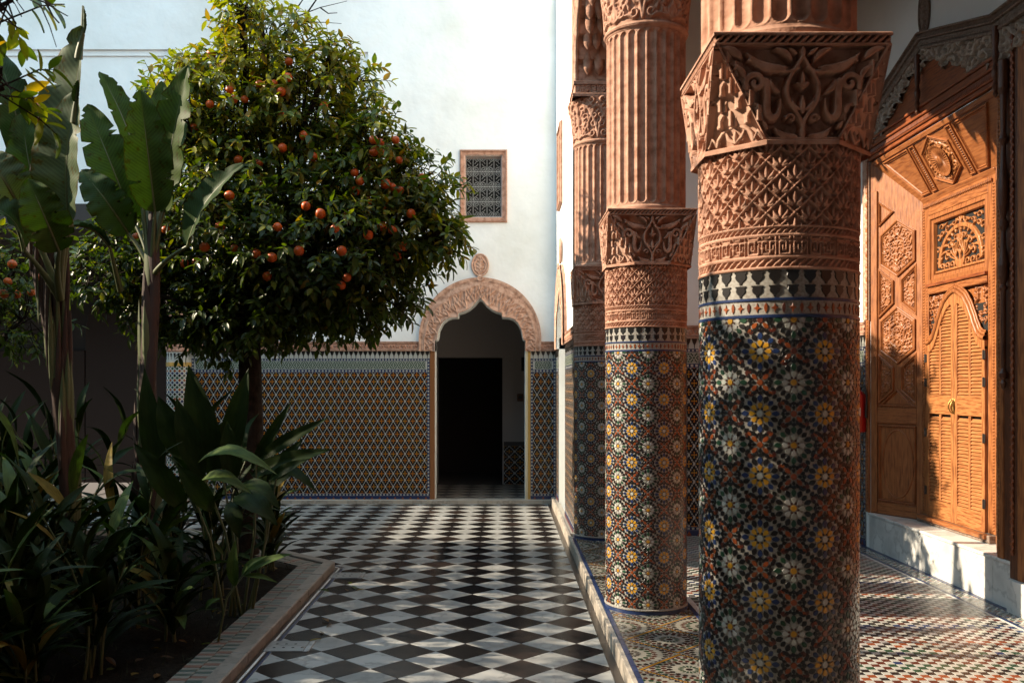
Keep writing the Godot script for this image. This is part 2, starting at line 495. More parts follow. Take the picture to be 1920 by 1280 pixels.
	triplanar(mat("stem brown", Color(0.05, 0.018, 0.009), 0.7), veins, Vector3(3, 1, 3))
	triplanar(mat("bark", Color(0.045, 0.034, 0.026), 0.9, 0.2), noise_tex(13, 0.03, 256, [[0.0, grey(0.5)], [1.0, grey(1.0)]], 5), Vector3(4, 1.2, 4), carved_n, 1.0)
	triplanar(mat("orange peel", Color(0.52, 0.085, 0.006), 0.42), null, Vector3.ONE * 8, carved_n, 0.3)
	mat("grass", Color(0.05, 0.05, 0.02), 0.8)

# ---------------------------------------------------------------- carved surfaces
func relief(mb: MB, cv: Carve, nu: int, nv: int, depth: float, fn: Callable, wrap := false) -> void:   # fn(u, v): [point, normal, place on the carving]
	var p := PackedVector3Array()
	p.resize(nu * nv)
	for j in nv:
		for i in nu:
			var q: Array = fn.call(float(i) / (nu if wrap else nu - 1), float(j) / (nv - 1))
			var c: Vector2 = q[2]
			p[j * nu + i] = q[0] + q[1] * (cv.at(c.x, c.y) * depth)
	mb.grid(p, nu, nv, wrap)

func strip_relief(mb: MB, cv: Carve, t: Transform3D, x0: float, y0: float, x1: float, y1: float, depth: float, nu: int, nv: int, off := 0.0) -> void:   # a carving laid along a straight strip
	var k := (cv.h / cv.sx) / (y1 - y0)
	relief(mb, cv, nu, nv, depth, func(u, v): return [t * Vector3(lerpf(x0, x1, u), lerpf(y0, y1, v), 0), t.basis.z, Vector2((x1 - x0) * u * k + off, (y1 - y0) * v * k)])

func carve_vine() -> Carve:   # running scroll, 2 units long, 1 high
	var c := Carve.new(64, 32, 2.0, true)
	for k in 2:
		var s := 1.0 if k == 0 else -1.0
		var o := Vector2(0.5 + k, 0.5)
		c.spiral(o, 0.3, 0.06, -PI * 0.5 * s + PI, -5.2 * s, 0.06, 0.05)
		c.leaf(o + Vector2(0.3, -0.36 * s), o + Vector2(0.62, 0.3 * s), 0.1)
		c.leaf(o + Vector2(-0.1, 0.1), o + Vector2(0.1, -0.1), 0.1)
	for y in [0.03, 0.97]: c.stroke([Vector2(0, y), Vector2(2, y)], 0.05, 0.05, 0.9, 0.6)
	return c

func carve_rope() -> Carve:
	var c := Carve.new(32, 32, 1.0, true)
	c.stroke([Vector2(0.1, 0.1), Vector2(0.35, 0.42), Vector2(0.62, 0.58), Vector2(0.9, 0.9)], 0.16, 0.16, 0.9, 0.2)
	c.stroke([Vector2(0.42, 0.14), Vector2(0.3, 0.3)], 0.07, 0.07, 0.6)
	return c

func carve_kufic() -> Carve:   # angular interlace
	var c := Carve.new(96, 48, 2.0, true)
	for e in [[0.1, 0.1, 0.1, 0.9], [0.1, 0.9, 0.5, 0.9], [0.5, 0.9, 0.5, 0.35], [0.5, 0.35, 0.3, 0.35], [0.3, 0.35, 0.3, 0.65], [0.1, 0.1, 0.75, 0.1], [0.75, 0.1, 0.75, 0.7], [0.75, 0.9, 1.25, 0.9], [1.0, 0.9, 1.0, 0.15], [1.0, 0.15, 1.5, 0.15], [1.25, 0.35, 1.25, 0.7], [1.25, 0.35, 1.7, 0.35], [1.5, 0.15, 1.5, 0.9], [1.5, 0.9, 1.85, 0.9], [1.85, 0.9, 1.85, 0.1], [1.7, 0.35, 1.7, 0.65], [0.9, 0.5, 1.1, 0.5]]:
		c.stroke([Vector2(e[0], e[1]), Vector2(e[2], e[3])], 0.06, 0.06, 1.0, 0.5)
	for y in [0.0]: c.stroke([Vector2(0, y), Vector2(2, y)], 0.03, 0.03, 0.7, 0.6)
	return c

func carve_palmette() -> Carve:   # leaves in an ogee net
	var c := Carve.new(64, 64, 1.0, true)
	for o in [Vector2(0, 0), Vector2(0.5, 0.5)]:
		c.leaf(o + Vector2(0, -0.2), o + Vector2(0, 0.32), 0.085)
		for s in [-1.0, 1.0]:
			c.leaf(o + Vector2(0.03 * s, -0.2), o + Vector2(0.26 * s, 0.13), 0.075, -0.16 * s)
			c.leaf(o + Vector2(0.02 * s, -0.22), o + Vector2(0.27 * s, -0.1), 0.06, -0.25 * s)
			c.stroke([o + Vector2(0, 0.5), o + Vector2(0.07 * s, 0.42), o + Vector2(0.12 * s, 0.41), o + Vector2(0.16 * s, 0.33), o + Vector2(0.23 * s, 0.3), o + Vector2(0.27 * s, 0.22), o + Vector2(0.33 * s, 0.2), o + Vector2(0.36 * s, 0.12), o + Vector2(0.43 * s, 0.08), o + Vector2(0.5 * s, 0)], 0.034, 0.034, 0.95, 0.5)
			c.stroke([o + Vector2(0.5 * s, 0), o + Vector2(0.42 * s, -0.1), o + Vector2(0.34 * s, -0.18), o + Vector2(0.26 * s, -0.24), o + Vector2(0.14 * s, -0.36), o + Vector2(0.06 * s, -0.42), o + Vector2(0, -0.5)], 0.034, 0.034, 0.95, 0.5)
	return c

func carve_arabesque() -> Carve:   # the capital's face: a lily in a pointed oval on its axis, a scroll each side, leaves into the corners; 0.5 by 0.28
	var c := Carve.new(300, 168, 0.5)
	c.mirror = true
	var q := func(x: float, y: float) -> Vector2: return Vector2(0.25 + x, y)
	c.curve(q.call(0.0, 0.24), q.call(0.016, 0.2), q.call(0.056, 0.17), q.call(0.044, 0.125), 0.006, 0.0075)
	c.curve(q.call(0.044, 0.125), q.call(0.034, 0.085), q.call(0.004, 0.075), q.call(0.0, 0.035), 0.0075, 0.007)
	c.leaf(q.call(0, 0.07), q.call(0, 0.13), 0.010); c.leaf(q.call(0.004, 0.085), q.call(0.03, 0.118), 0.007, -0.2)
	c.leaf(q.call(0, 0.142), q.call(0, 0.2), 0.008); c.leaf(q.call(0.003, 0.145), q.call(0.022, 0.162), 0.006, 0.2)
	c.leaf(q.call(0, 0.0), q.call(0, 0.044), 0.010); c.leaf(q.call(0.012, 0.012), q.call(0.082, 0.036), 0.015, -0.2)
	c.spiral(q.call(0.033, 0.06), 0.014, 0.003, 0.2, 5.2, 0.0055, 0.005)
	c.spiral(q.call(0.134, 0.162), 0.03, 0.006, -0.5, 7.2, 0.0105, 0.008)
	c.curve(q.call(0.105, 0.166), q.call(0.095, 0.12), q.call(0.112, 0.075), q.call(0.09, 0.064), 0.012, 0.0135)
	c.curve(q.call(0.09, 0.064), q.call(0.074, 0.058), q.call(0.062, 0.08), q.call(0.064, 0.116), 0.0135, 0.003)
	c.leaf(q.call(0.064, 0.135), q.call(0.092, 0.176), 0.009, -0.2)
	c.leaf(q.call(0.165, 0.168), q.call(0.205, 0.212), 0.010, 0.2); c.leaf(q.call(0.15, 0.118), q.call(0.168, 0.14), 0.007)
	c.curve(q.call(0.012, 0.205), q.call(0.03, 0.19), q.call(0.06, 0.19), q.call(0.08, 0.205), 0.005, 0.008)
	c.leaf(q.call(0.04, 0.205), q.call(0.165, 0.25), 0.017, -0.16); c.leaf(q.call(0.03, 0.22), q.call(0.085, 0.26), 0.010, 0.15)
	for k in 3: c.leaf(q.call(0.085 + 0.03 * k, 0.207 + 0.012 * k), q.call(0.098 + 0.03 * k, 0.196 + 0.013 * k), 0.006)
	c.leaf(q.call(0.172, 0.226), q.call(0.238, 0.262), 0.012, 0.15); c.leaf(q.call(0.185, 0.215), q.call(0.2, 0.195), 0.006)
	c.leaf(q.call(0, 0.236), q.call(0, 0.266), 0.009); c.leaf(q.call(0.016, 0.243), q.call(0.045, 0.262), 0.007)
	c.leaf(q.call(0.122, 0.07), q.call(0.146, 0.106), 0.010, 0.2); c.leaf(q.call(0.1, 0.03), q.call(0.116, 0.056), 0.008)
	c.stroke([q.call(-0.25, 0.274), q.call(0.25, 0.274)], 0.006, 0.006, 0.9, 0.6)
	c.stroke([q.call(0.105, 0.0), q.call(0.245, 0.27)], 0.006, 0.006, 0.9, 0.6)
	c.stroke([q.call(-0.12, 0.004), q.call(0.12, 0.004)], 0.005, 0.005, 0.9, 0.6)
	for i in c.a.size(): c.a[i] = smoothstep(0.15, 0.85, c.a[i]) * (0.86 + 0.14 * c.a[i])
	return c

func carve_leafage(seed_: int, w: float, h: float, res: float, dens: float) -> Carve:   # free scrollwork filling a field
	var c := Carve.new(int(w * res), int(h * res), w)
	c.mirror = true
	var r := RandomNumberGenerator.new()
	r.seed = seed_
	var s := dens
	var y := s * 0.7
	while y < h:
		var x := s * r.randf_range(0.3, 0.7)
		while x < w * 0.5:
			var o := Vector2(x, y + r.randf_range(-0.15, 0.15) * s)
			var turn := (1.0 if r.randf() < 0.5 else -1.0)
			var a := r.randf() * TAU
			var e := c.spiral(o, s * 0.42, s * 0.08, a, turn * 5.5, s * 0.12, s * 0.1)
			c.leaf(e, e + Vector2.from_angle(a - turn * 1.7) * s * 0.8, s * 0.16, 0.2)
			c.leaf(o + Vector2.from_angle(a + 2.0) * s * 0.4, o + Vector2.from_angle(a + 2.4) * s * 0.85, s * 0.13)
			x += s * 1.05
		y += s * 0.95
	return c

# ---------------------------------------------------------------- walls
func wall_cells(t: Transform3D, x0: float, y0: float, x1: float, y1: float, zones: Array) -> MB:   # zones [x0, y0, x1, y1, depth]; a depth of 9 is a hole; later zones win
	var xs := [x0, x1]; var ys := [y0, y1]
	for z in zones:
		for k in 2:
			xs.append(clampf(z[k * 2], x0, x1)); ys.append(clampf(z[k * 2 + 1], y0, y1))
	xs.sort(); ys.sort()
	var dep := func(i: int, j: int) -> float:
		if i < 0 or j < 0 or i >= xs.size() - 1 or j >= ys.size() - 1: return 9.0
		var cx: float = (xs[i] + xs[i + 1]) / 2; var cy: float = (ys[j] + ys[j + 1]) / 2
		var d := 0.0
		for z in zones:
			if cx > z[0] and cx < z[2] and cy > z[1] and cy < z[3]: d = z[4]
		return d
	var m := MB.new()
	for i in xs.size() - 1:
		for j in ys.size() - 1:
			if xs[i + 1] - xs[i] < 1e-5 or ys[j + 1] - ys[j] < 1e-5: continue
			var d: float = dep.call(i, j)
			if d > 8: continue
			var a: float = xs[i]; var b: float = xs[i + 1]; var e: float = ys[j]; var g: float = ys[j + 1]
			m.quad(t * Vector3(a, e, -d), t * Vector3(b, e, -d), t * Vector3(b, g, -d), t * Vector3(a, g, -d))
			for nb in [[i - 1, j], [i + 1, j], [i, j - 1], [i, j + 1]]:
				var ii: int = nb[0]; var jj: int = nb[1]
				while ii > 0 and ii < xs.size() - 1 and xs[ii + 1] - xs[ii] < 1e-5: ii += signi(ii - i)
				while jj > 0 and jj < ys.size() - 1 and ys[jj + 1] - ys[jj] < 1e-5: jj += signi(jj - j)
				var d2: float = dep.call(ii, jj)
				if d2 > 8: d2 = d + 0.3
				if d2 <= d + 1e-5: continue
				if ii < i: m.quad(t * Vector3(a, e, -d2), t * Vector3(a, e, -d), t * Vector3(a, g, -d), t * Vector3(a, g, -d2))
				elif ii > i: m.quad(t * Vector3(b, e, -d), t * Vector3(b, e, -d2), t * Vector3(b, g, -d2), t * Vector3(b, g, -d))
				elif jj < j: m.quad(t * Vector3(a, e, -d2), t * Vector3(b, e, -d2), t * Vector3(b, e, -d), t * Vector3(a, e, -d))
				else: m.quad(t * Vector3(a, g, -d), t * Vector3(b, g, -d), t * Vector3(b, g, -d2), t * Vector3(a, g, -d2))
	return m

func textured(t: Transform3D, x0: float, y0: float, x1: float, y1: float, z: float, tile: Vector2) -> MB:
	var m := MB.new()
	m.quad_uv(t * Vector3(x0, y0, z), t * Vector3(x1, y0, z), t * Vector3(x1, y1, z), t * Vector3(x0, y1, z), Vector2(0, 1), Vector2((x1 - x0) / tile.x, 1.0 - (y1 - y0) / tile.y))
	return m

func merlon(w: float, h: float) -> PackedVector2Array:   # a dark stepped merlon that hangs point down between white ones
	var p := PackedVector2Array()
	for e in [[0.0, 0.0], [0.09, 0.0], [0.11, 0.16], [0.2, 0.24], [0.36, 0.42], [0.42, 0.62], [0.36, 0.8], [0.47, 0.9], [0.47, 1.0]]: p.append(Vector2(e[0] * w, e[1] * h))
	for i in range(8, 0, -1): p.append(Vector2(-p[i].x, p[i].y))
	return p

# tiled foot of a wall: field, bands, merlons and the carved strip above; local x runs x0 to x1, heights as on the far wall
func dado(o: Node3D, t: Transform3D, x0: float, x1: float, base: float, vine: Carve, merlon_mesh: Mesh) -> void:
	var back := MB.new()
	back.prism(rect(x0, base, x1, 1.806), t, -0.04, 0.006)
	part(o, "white_tile_ground", back, M["white glaze"])
	var low := MB.new(); var pts := MB.new()
	low.prism(rect(x0, base, x1, base + 0.046), t, 0.006, 0.012)
	part(o, "blue_skirting", low, M["blue glaze"])
	var n := int((x1 - x0) / 0.09)
	for i in n:
		var x := lerpf(x0, x1, (i + 0.5) / n)
		pts.prism(PackedVector2Array([Vector2(x - 0.02, base + 0.004), Vector2(x + 0.02, base + 0.004), Vector2(x + 0.006, base + 0.03), Vector2(x, base + 0.042), Vector2(x - 0.006, base + 0.03)]), t, 0.012, 0.0145)
	part(o, "skirting_merlons", pts, M["orange glaze"], true)
	part(o, "lower_check_band", textured(t, x0, base + 0.048, x1, base + 0.078, 0.009, Vector2(0.16, 0.03)), M["check band"])
	part(o, "zellige_field", textured(t, x0 + 0.03, base + 0.08, x1 - 0.03, 1.55, 0.009, Vector2(0.372, 0.624)), M["lattice zellige"])
	for s in [[x0, x0 + 0.03], [x1 - 0.03, x1]]:
		var m := MB.new()
		m.quad_uv(t * Vector3(s[0], base + 0.08, 0.009), t * Vector3(s[1], base + 0.08, 0.009), t * Vector3(s[1], 1.717, 0.009), t * Vector3(s[0], 1.717, 0.009), Vector2(0, 0), Vector2(1, 1))
		for k in 4: m.uv[k] = Vector2([0.0, 0.0, 10.0, 10.0][k], [0.0, 1.0, 1.0, 0.0][k])
		part(o, "side_check_band", m, M["check band"])
	part(o, "check_band", textured(t, x0 + 0.03, 1.552, x1 - 0.03, 1.588, 0.009, Vector2(0.16, 0.036)), M["check band"])
	part(o, "star_band", textured(t, x0 + 0.05, 1.59, x1 - 0.05, 1.686, 0.0095, Vector2(0.096, 0.096)), M["star band"])
	part(o, "upper_check_band", textured(t, x0 + 0.03, 1.688, x1 - 0.03, 1.717, 0.009, Vector2(0.14, 0.029)), M["check band"])
	n = maxi(1, int(round((x1 - x0) / 0.0565)))
	for i in n: piece(o, "merlon_tile", merlon_mesh, M["black glaze"], t * Transform3D(Basis(), Vector3(lerpf(x0, x1, (i + 0.5) / n), 1.72, 0)))
	var f := MB.new()
	f.prism(rect(x0, 1.806, x1, 1.92), t, -0.02, 0.016)
	part(o, "frieze_bed", f, M["carved plaster"])
	f = MB.new()
	strip_relief(f, vine, t * Transform3D(Basis(), Vector3(0, 0, 0.017)), x0, 1.83, x1, 1.897, 0.011, int((x1 - x0) * 150) + 4, 11)
	part(o, "carved_frieze", f, M["carved plaster"])
	f = MB.new()
	for y in [1.812, 1.822, 1.902, 1.914]: f.box(t * Transform3D(Basis(), Vector3((x0 + x1) / 2, y, 0.018)), Vector3(x1 - x0, 0.007, 0.016), 0.002)
	part(o, "frieze_moulding", f, M["pale carved plaster"], true)

func arch_line(scale := 1.0) -> Array:   # inner edge of the lobed arch, left foot to right foot, about its axis
	var half := [[0.537, 1.806], [0.537, 1.93], [0.515, 1.942], [0.507, 1.968], [0.492, 2.055], [0.45, 2.14], [0.4, 2.185], [0.35, 2.203], [0.264, 2.208], [0.256, 2.256], [0.19, 2.275], [0.131, 2.305], [0.07, 2.355], [0.03, 2.405], [0.0, 2.44]]
	var r := []
	for e in half: r.append(Vector2(-e[0] * scale, e[1]))
	for i in range(half.size() - 2, -1, -1): r.append(Vector2(half[i][0] * scale, half[i][1]))
	return r

func along(line: Array, t: float) -> Vector2:   # t = 0..1 by arc length
	var total := 0.0
	for i in line.size() - 1: total += line[i].distance_to(line[i + 1])
	var s := t * total
	for i in line.size() - 1:
		var d: float = line[i].distance_to(line[i + 1])
		if s <= d or i == line.size() - 2: return line[i].lerp(line[i + 1], clampf(s / maxf(d, 1e-6), 0, 1))
		s -= d
	return line[-1]

# carved surround of an arched opening about local x = cx
func arch_surround(o: Node3D, t: Transform3D, cx: float, finial := true) -> void:
	var inner := arch_line()
	var w := 44
	var cv := Carve.new(520, w, 2.36)
	var r := RandomNumberGenerator.new()
	r.seed = 5
	for k in 30:
		var x := 0.04 + 0.0785 * k
		var s := 1.0 if k % 2 == 0 else -1.0
		var o2 := Vector2(x, 0.075 + 0.02 * s)
		cv.spiral(o2, 0.034, 0.007, PI * 0.5 * s, -6.6 * s, 0.009, 0.008)
		cv.curve(o2 + Vector2(0, 0.034 * s), o2 + Vector2(0.03, 0.036 * s), o2 + Vector2(0.04, -0.05 * s), o2 + Vector2(0.0785, -0.07 * s), 0.009, 0.007)
		cv.leaf(o2 + Vector2(-0.03, -0.03 * s), o2 + Vector2(0.01, -0.055 * s), 0.01, 0.3)
	for k in 78:
		var x := 0.03 * k
		cv.stroke([Vector2(x, 0.148), Vector2(x + 0.015, 0.172), Vector2(x + 0.03, 0.148)], 0.004, 0.004, 0.8); cv.stroke([Vector2(x, 0.172), Vector2(x + 0.015, 0.148), Vector2(x + 0.03, 0.172)], 0.004, 0.004, 0.8)
	for e in [[0.006, 0.007], [0.128, 0.006], [0.138, 0.004], [0.183, 0.005], [0.195, 0.006]]: cv.stroke([Vector2(0, e[0]), Vector2(2.36, e[0])], e[1], e[1], 1.1, 0.5)
	var m := MB.new()
	var fn := func(u: float, v: float) -> Array:
		var a := along(inner, u)
		var b: Vector2
		var g := PI * (1.0 - u) * 1.14 - PI * 0.07
		b = Vector2(cos(g), sin(g)) * 0.727
		b.y += 1.952
		if u < 0.061: b = Vector2(-0.727, lerpf(1.806, 1.79, 0) + 0.14 * u / 0.061)
		if u > 0.939: b = Vector2(0.727, 1.806 + 0.14 * (1.0 - u) / 0.061)
		b.x = clampf(b.x, -0.727, 0.727)
		var p := a.lerp(b, v)
		return [t * Vector3(p.x + cx, p.y, 0.028), t.basis.z, Vector2(u * 2.36, v * 0.2)]
	relief(m, cv, 330, 22, 0.016, fn)
	part(o, "carved_band", m, M["pale carved plaster"])
	var rim := MB.new()
	for i in 60:
		var a: Array = fn.call(i / 60.0, 1.0); var b: Array = fn.call((i + 1) / 60.0, 1.0)
		rim.quad(a[0], b[0], b[0] - t.basis.z * 0.05, a[0] - t.basis.z * 0.05)
	part(o, "band_edge", rim, M["carved plaster"])
	var intr := MB.new()
	for i in inner.size() - 1:
		var a: Vector2 = inner[i]; var b: Vector2 = inner[i + 1]
		intr.quad(t * Vector3(b.x + cx, b.y, 0.03), t * Vector3(a.x + cx, a.y, 0.03), t * Vector3(a.x + cx, a.y, -0.34), t * Vector3(b.x + cx, b.y, -0.34))
	part(o, "white_intrados", intr, M["white plaster"])
	if not finial: return
	var fc := Carve.new(64, 80, 0.8)
	fc.mirror = true
	for k in 5: fc.leaf(Vector2(0.4, 0.16 + 0.15 * k), Vector2(0.56, 0.26 + 0.15 * k), 0.05, 0.15)
	fc.stroke([Vector2(0.4, 0.1), Vector2(0.62, 0.3), Vector2(0.66, 0.55), Vector2(0.4, 0.9)], 0.03, 0.03, 1.0)
	fc.leaf(Vector2(0.4, 0.1), Vector2(0.4, 0.9), 0.05)
	m = MB.new()
	relief(m, fc, 28, 36, 0.014, func(u, v):
		var y: float = -cos(v * PI)
		var hw: float = 0.086 * sqrt(maxf(0.0, 1.0 - y * y)) + 0.002
		return [t * Vector3(cx + (u * 2 - 1) * hw, 2.828 + y * 0.115, 0.02), t.basis.z, Vector2(0.4 + (u * 2 - 1) * hw * 3.6, 0.5 + y * 0.4)])
	var fin := part(o, "finial", m, M["pale carved plaster"])
	m = MB.new()
	var ring := []
	for k in 29: ring.append(t * Vector3(cx + 0.096 * sin(TAU * k / 28.0), 2.828 + 0.127 * cos(TAU * k / 28.0), 0.022))
	var rr := []
	for k in 29: rr.append(0.013)
	m.tube(ring, rr, 6, false)
	ring = []; rr = []
	for k in 25:
		var a := TAU * k / 20.0
		ring.append(t * Vector3(cx + 0.03 * sin(a), 2.665 + 0.026 * cos(a), 0.045)); rr.append(0.009)
	m.tube(ring, rr, 6, false)
	part(fin, "finial_rim", m, M["pale carved plaster"])

func grille_window(parent: Node3D, t: Transform3D) -> void:   # t: lower left corner of the frame, 0.565 by 0.863
	var w := 0.565; var h := 0.863
	var o := Node3D.new()
	named(o, "window", parent)
	var f := MB.new()
	var r0 := rect(0, 0, w, h)
	f.loft(t, [[r0, -0.01], [r0, 0.02], [grown(r0, -0.008), 0.03], [grown(r0, -0.022), 0.03], [grown(r0, -0.026), 0.018], [grown(r0, -0.058), 0.012], [grown(r0, -0.07), -0.03], [grown(r0, -0.07), -0.2]])
	part(o, "frame", f, M["carved plaster"])
	f = MB.new()
	for k in 46:
		for s in [0.014, h - 0.014]: f.box(t * Transform3D(Basis(), Vector3(0.012 + k * 0.012, s, 0.032)), Vector3(0.007, 0.01, 0.008), 0.002)
	for k in 70:
		for s in [0.014, w - 0.014]: f.box(t * Transform3D(Basis(), Vector3(s, 0.015 + k * 0.012, 0.032)), Vector3(0.01, 0.007, 0.008), 0.002)
	part(o, "frame_beading", f, M["pale carved plaster"], true)
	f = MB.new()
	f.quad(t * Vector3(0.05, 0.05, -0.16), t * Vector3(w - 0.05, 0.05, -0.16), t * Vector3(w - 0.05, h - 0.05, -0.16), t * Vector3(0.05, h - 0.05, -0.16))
	part(o, "dark_sheet", f, M["dark void"])  # near-black sheet behind the bars
	var cols := 5; var gw := w - 0.14; var gh := h - 0.14
	for i in cols + 1:
		var b := MB.new()
		var x := 0.07 + gw * (i + 0.06) / (cols + 0.12)
		b.tube([t * Vector3(x, 0.07, -0.03), t * Vector3(x, h - 0.07, -0.03)], [0.0035, 0.0035], 5)
		part(o, "bar", b, M["iron"])
	for j in 5:
		var b := MB.new()
		var y := 0.07 + gh * j / 4.0
		b.tube([t * Vector3(0.07, y, -0.028), t * Vector3(w - 0.07, y, -0.028)], [0.004, 0.004], 5)
		part(o, "bar", b, M["iron"])
	for i in cols:
		for j in 4:
			var b := MB.new()
			var s := 1.0 if (i + j) % 2 == 0 else -1.0
			var cx := 0.07 + gw * (i + 0.5) / cols; var cy := 0.07 + gh * (j + 0.5) / 4.0
			for e in [-1.0, 1.0]:
				var pts := []; var rr := []
				for k in 22:
					var a: float = -PI * 0.5 * e + k * 0.55 * s
					var r: float = lerpf(0.036, 0.006, k / 21.0)
					pts.append(t * Vector3(cx + 0.0 + cos(a) * r, cy + e * 0.062 + sin(a) * r, -0.026)); rr.append(0.003)
				pts.push_front(t * Vector3(cx - s * e * 0.02, cy, -0.026)); rr.append(0.003)
				b.tube(pts, rr, 4)
			part(o, "scroll", b, M["iron"])

# ---------------------------------------------------------------- columns
const R := 0.2387

func ring_frame(a: float, r: float, y: float) -> Transform3D:   # on a column: local x to the right, y up, z outwards
	var e := Vector3(cos(a), 0, sin(a))
	return Transform3D(Basis(Vector3(sin(a), 0, -cos(a)), Vector3(0, 1, 0), e), e * r + Vector3(0, y, 0))

func cyl_relief(mb: MB, cv: Carve, r0: float, r1: float, y0: float, y1: float, nu: int, nv: int, reps: float, depth: float) -> void:   # reps: carving widths round the column
	var cw := cv.w / cv.sx
	var k := cw * reps / (TAU * r0)
	relief(mb, cv, nu, nv, depth, func(u, v):
		var a: float = -u * TAU
		var e := Vector3(cos(a), 0, sin(a))
		var q: float = v * v
		return [e * lerpf(r0, r1, q) + Vector3(0, lerpf(y0, y1, v), 0), e, Vector2(u * cw * reps, (y1 - y0) * v * k)], true)

func almond(l: float, w: float, belly := 0.5) -> PackedVector2Array:   # along x, centred
	var p := PackedVector2Array()
	for e in [[-0.5, 0.0], [lerpf(-0.5, belly - 0.5, 0.55), -0.36], [belly - 0.5 + 0.08, -0.5], [0.32, -0.33], [0.5, 0.0], [0.32, 0.33], [belly - 0.5 + 0.08, 0.5], [lerpf(-0.5, belly - 0.5, 0.55), 0.36]]: p.append(Vector2(e[0] * l, e[1] * w))
	return p

func polygon(n: int, r: float, a0 := 0.0) -> PackedVector2Array:
	var p := PackedVector2Array()
	for i in n: p.append(Vector2.from_angle(a0 + TAU * i / n) * r)
	return p

func mosaic_pieces() -> Array:   # [shape, part name, angle on the column, height, turn, colour name]
	var out := []
	var a := 0.0915
	var da := TAU / 16.0
	for j in 17:
		var y := 1.588 - 0.09 * j
		if y < 0.12: break
		for i in 16:
			var ang := deg_to_rad(118.0) - da * i
			var put := func(shape: String, called: String, r: float, dir: float, turn: float, c: String) -> void:
				var yy := y + sin(dir) * r * a
				if yy > 1.588 or yy < 0.125: return
				out.append([shape, called, ang - cos(dir) * r * a / R, yy, turn, c])
			if (i + j) % 2 == 1:
				var yellow := j % 2 == 1
				var pet := "yellow" if yellow else "white"
				var lf := "blue" if yellow else "green"
				put.call("core", "centre_tile", 0.0, 0.0, PI / 8, "white" if yellow else "yellow")
				for k in 8:
					var d := PI / 4 * k
					put.call("petal", "petal_tile", 0.248, d, d, pet)
					put.call("dot", "dot_tile", 0.155, d + PI / 8, d, "black" if yellow else "brown")
					if k % 2 == 0: put.call("long", "leaf_tile", 0.475, d, d, lf)
					else: put.call("short", "leaf_tile", 0.455, d, d, lf if yellow else ("black" if k % 4 == 1 else "green"))
					put.call("seed", "almond_tile", 0.47, d + PI / 8, d + PI / 8, "black")
					put.call("drop", "almond_tile", 0.665, d + PI / 8 * 1.15, d + PI / 8 + 1.2, "black" if k % 2 else "brown")
					put.call("drop", "almond_tile", 0.665, d - PI / 8 * 1.15, d - PI / 8 - 1.2, "black")
			else:
				put.call("core", "centre_tile", 0.0, 0.0, PI / 8, "orange" if (i + 2 * j) % 3 else "brown")
				for k in 4:
					var d := PI / 2 * k
					put.call("kite", "almond_tile", 0.185, d, d, "black")
					put.call("drop", "almond_tile", 0.33, d, d + PI / 2, "black")
					var e := d + PI / 4
					put.call("ray", "ray_tile", 0.245, e, e, "orange")
					put.call("ray_end", "ray_tile", 0.475, e, e, "orange" if (i + j + k) % 3 else "brown")
					put.call("drop", "almond_tile", 0.63, e, e + PI / 2, "black")
					for s in [-1.0, 1.0]:
						put.call("kite", "almond_tile", 0.3, e + 0.42 * s, e + 0.42 * s, "black")
	var n := 30
	for i in n:
		var ang := TAU * i / n
		out.append(["merlon", "merlon_tile", ang, 1.692, 0.0, "black"]); out.append(["pot", "merlon_tile", ang, 1.654, 0.0, "black"])
		out.append(["cross", "cross_tile", ang, 1.623, 0.0, "orange"]); out.append(["bar", "bar_tile", ang + PI / n, 1.623, PI / 2, "orange" if i % 2 else "brown"])
	return out

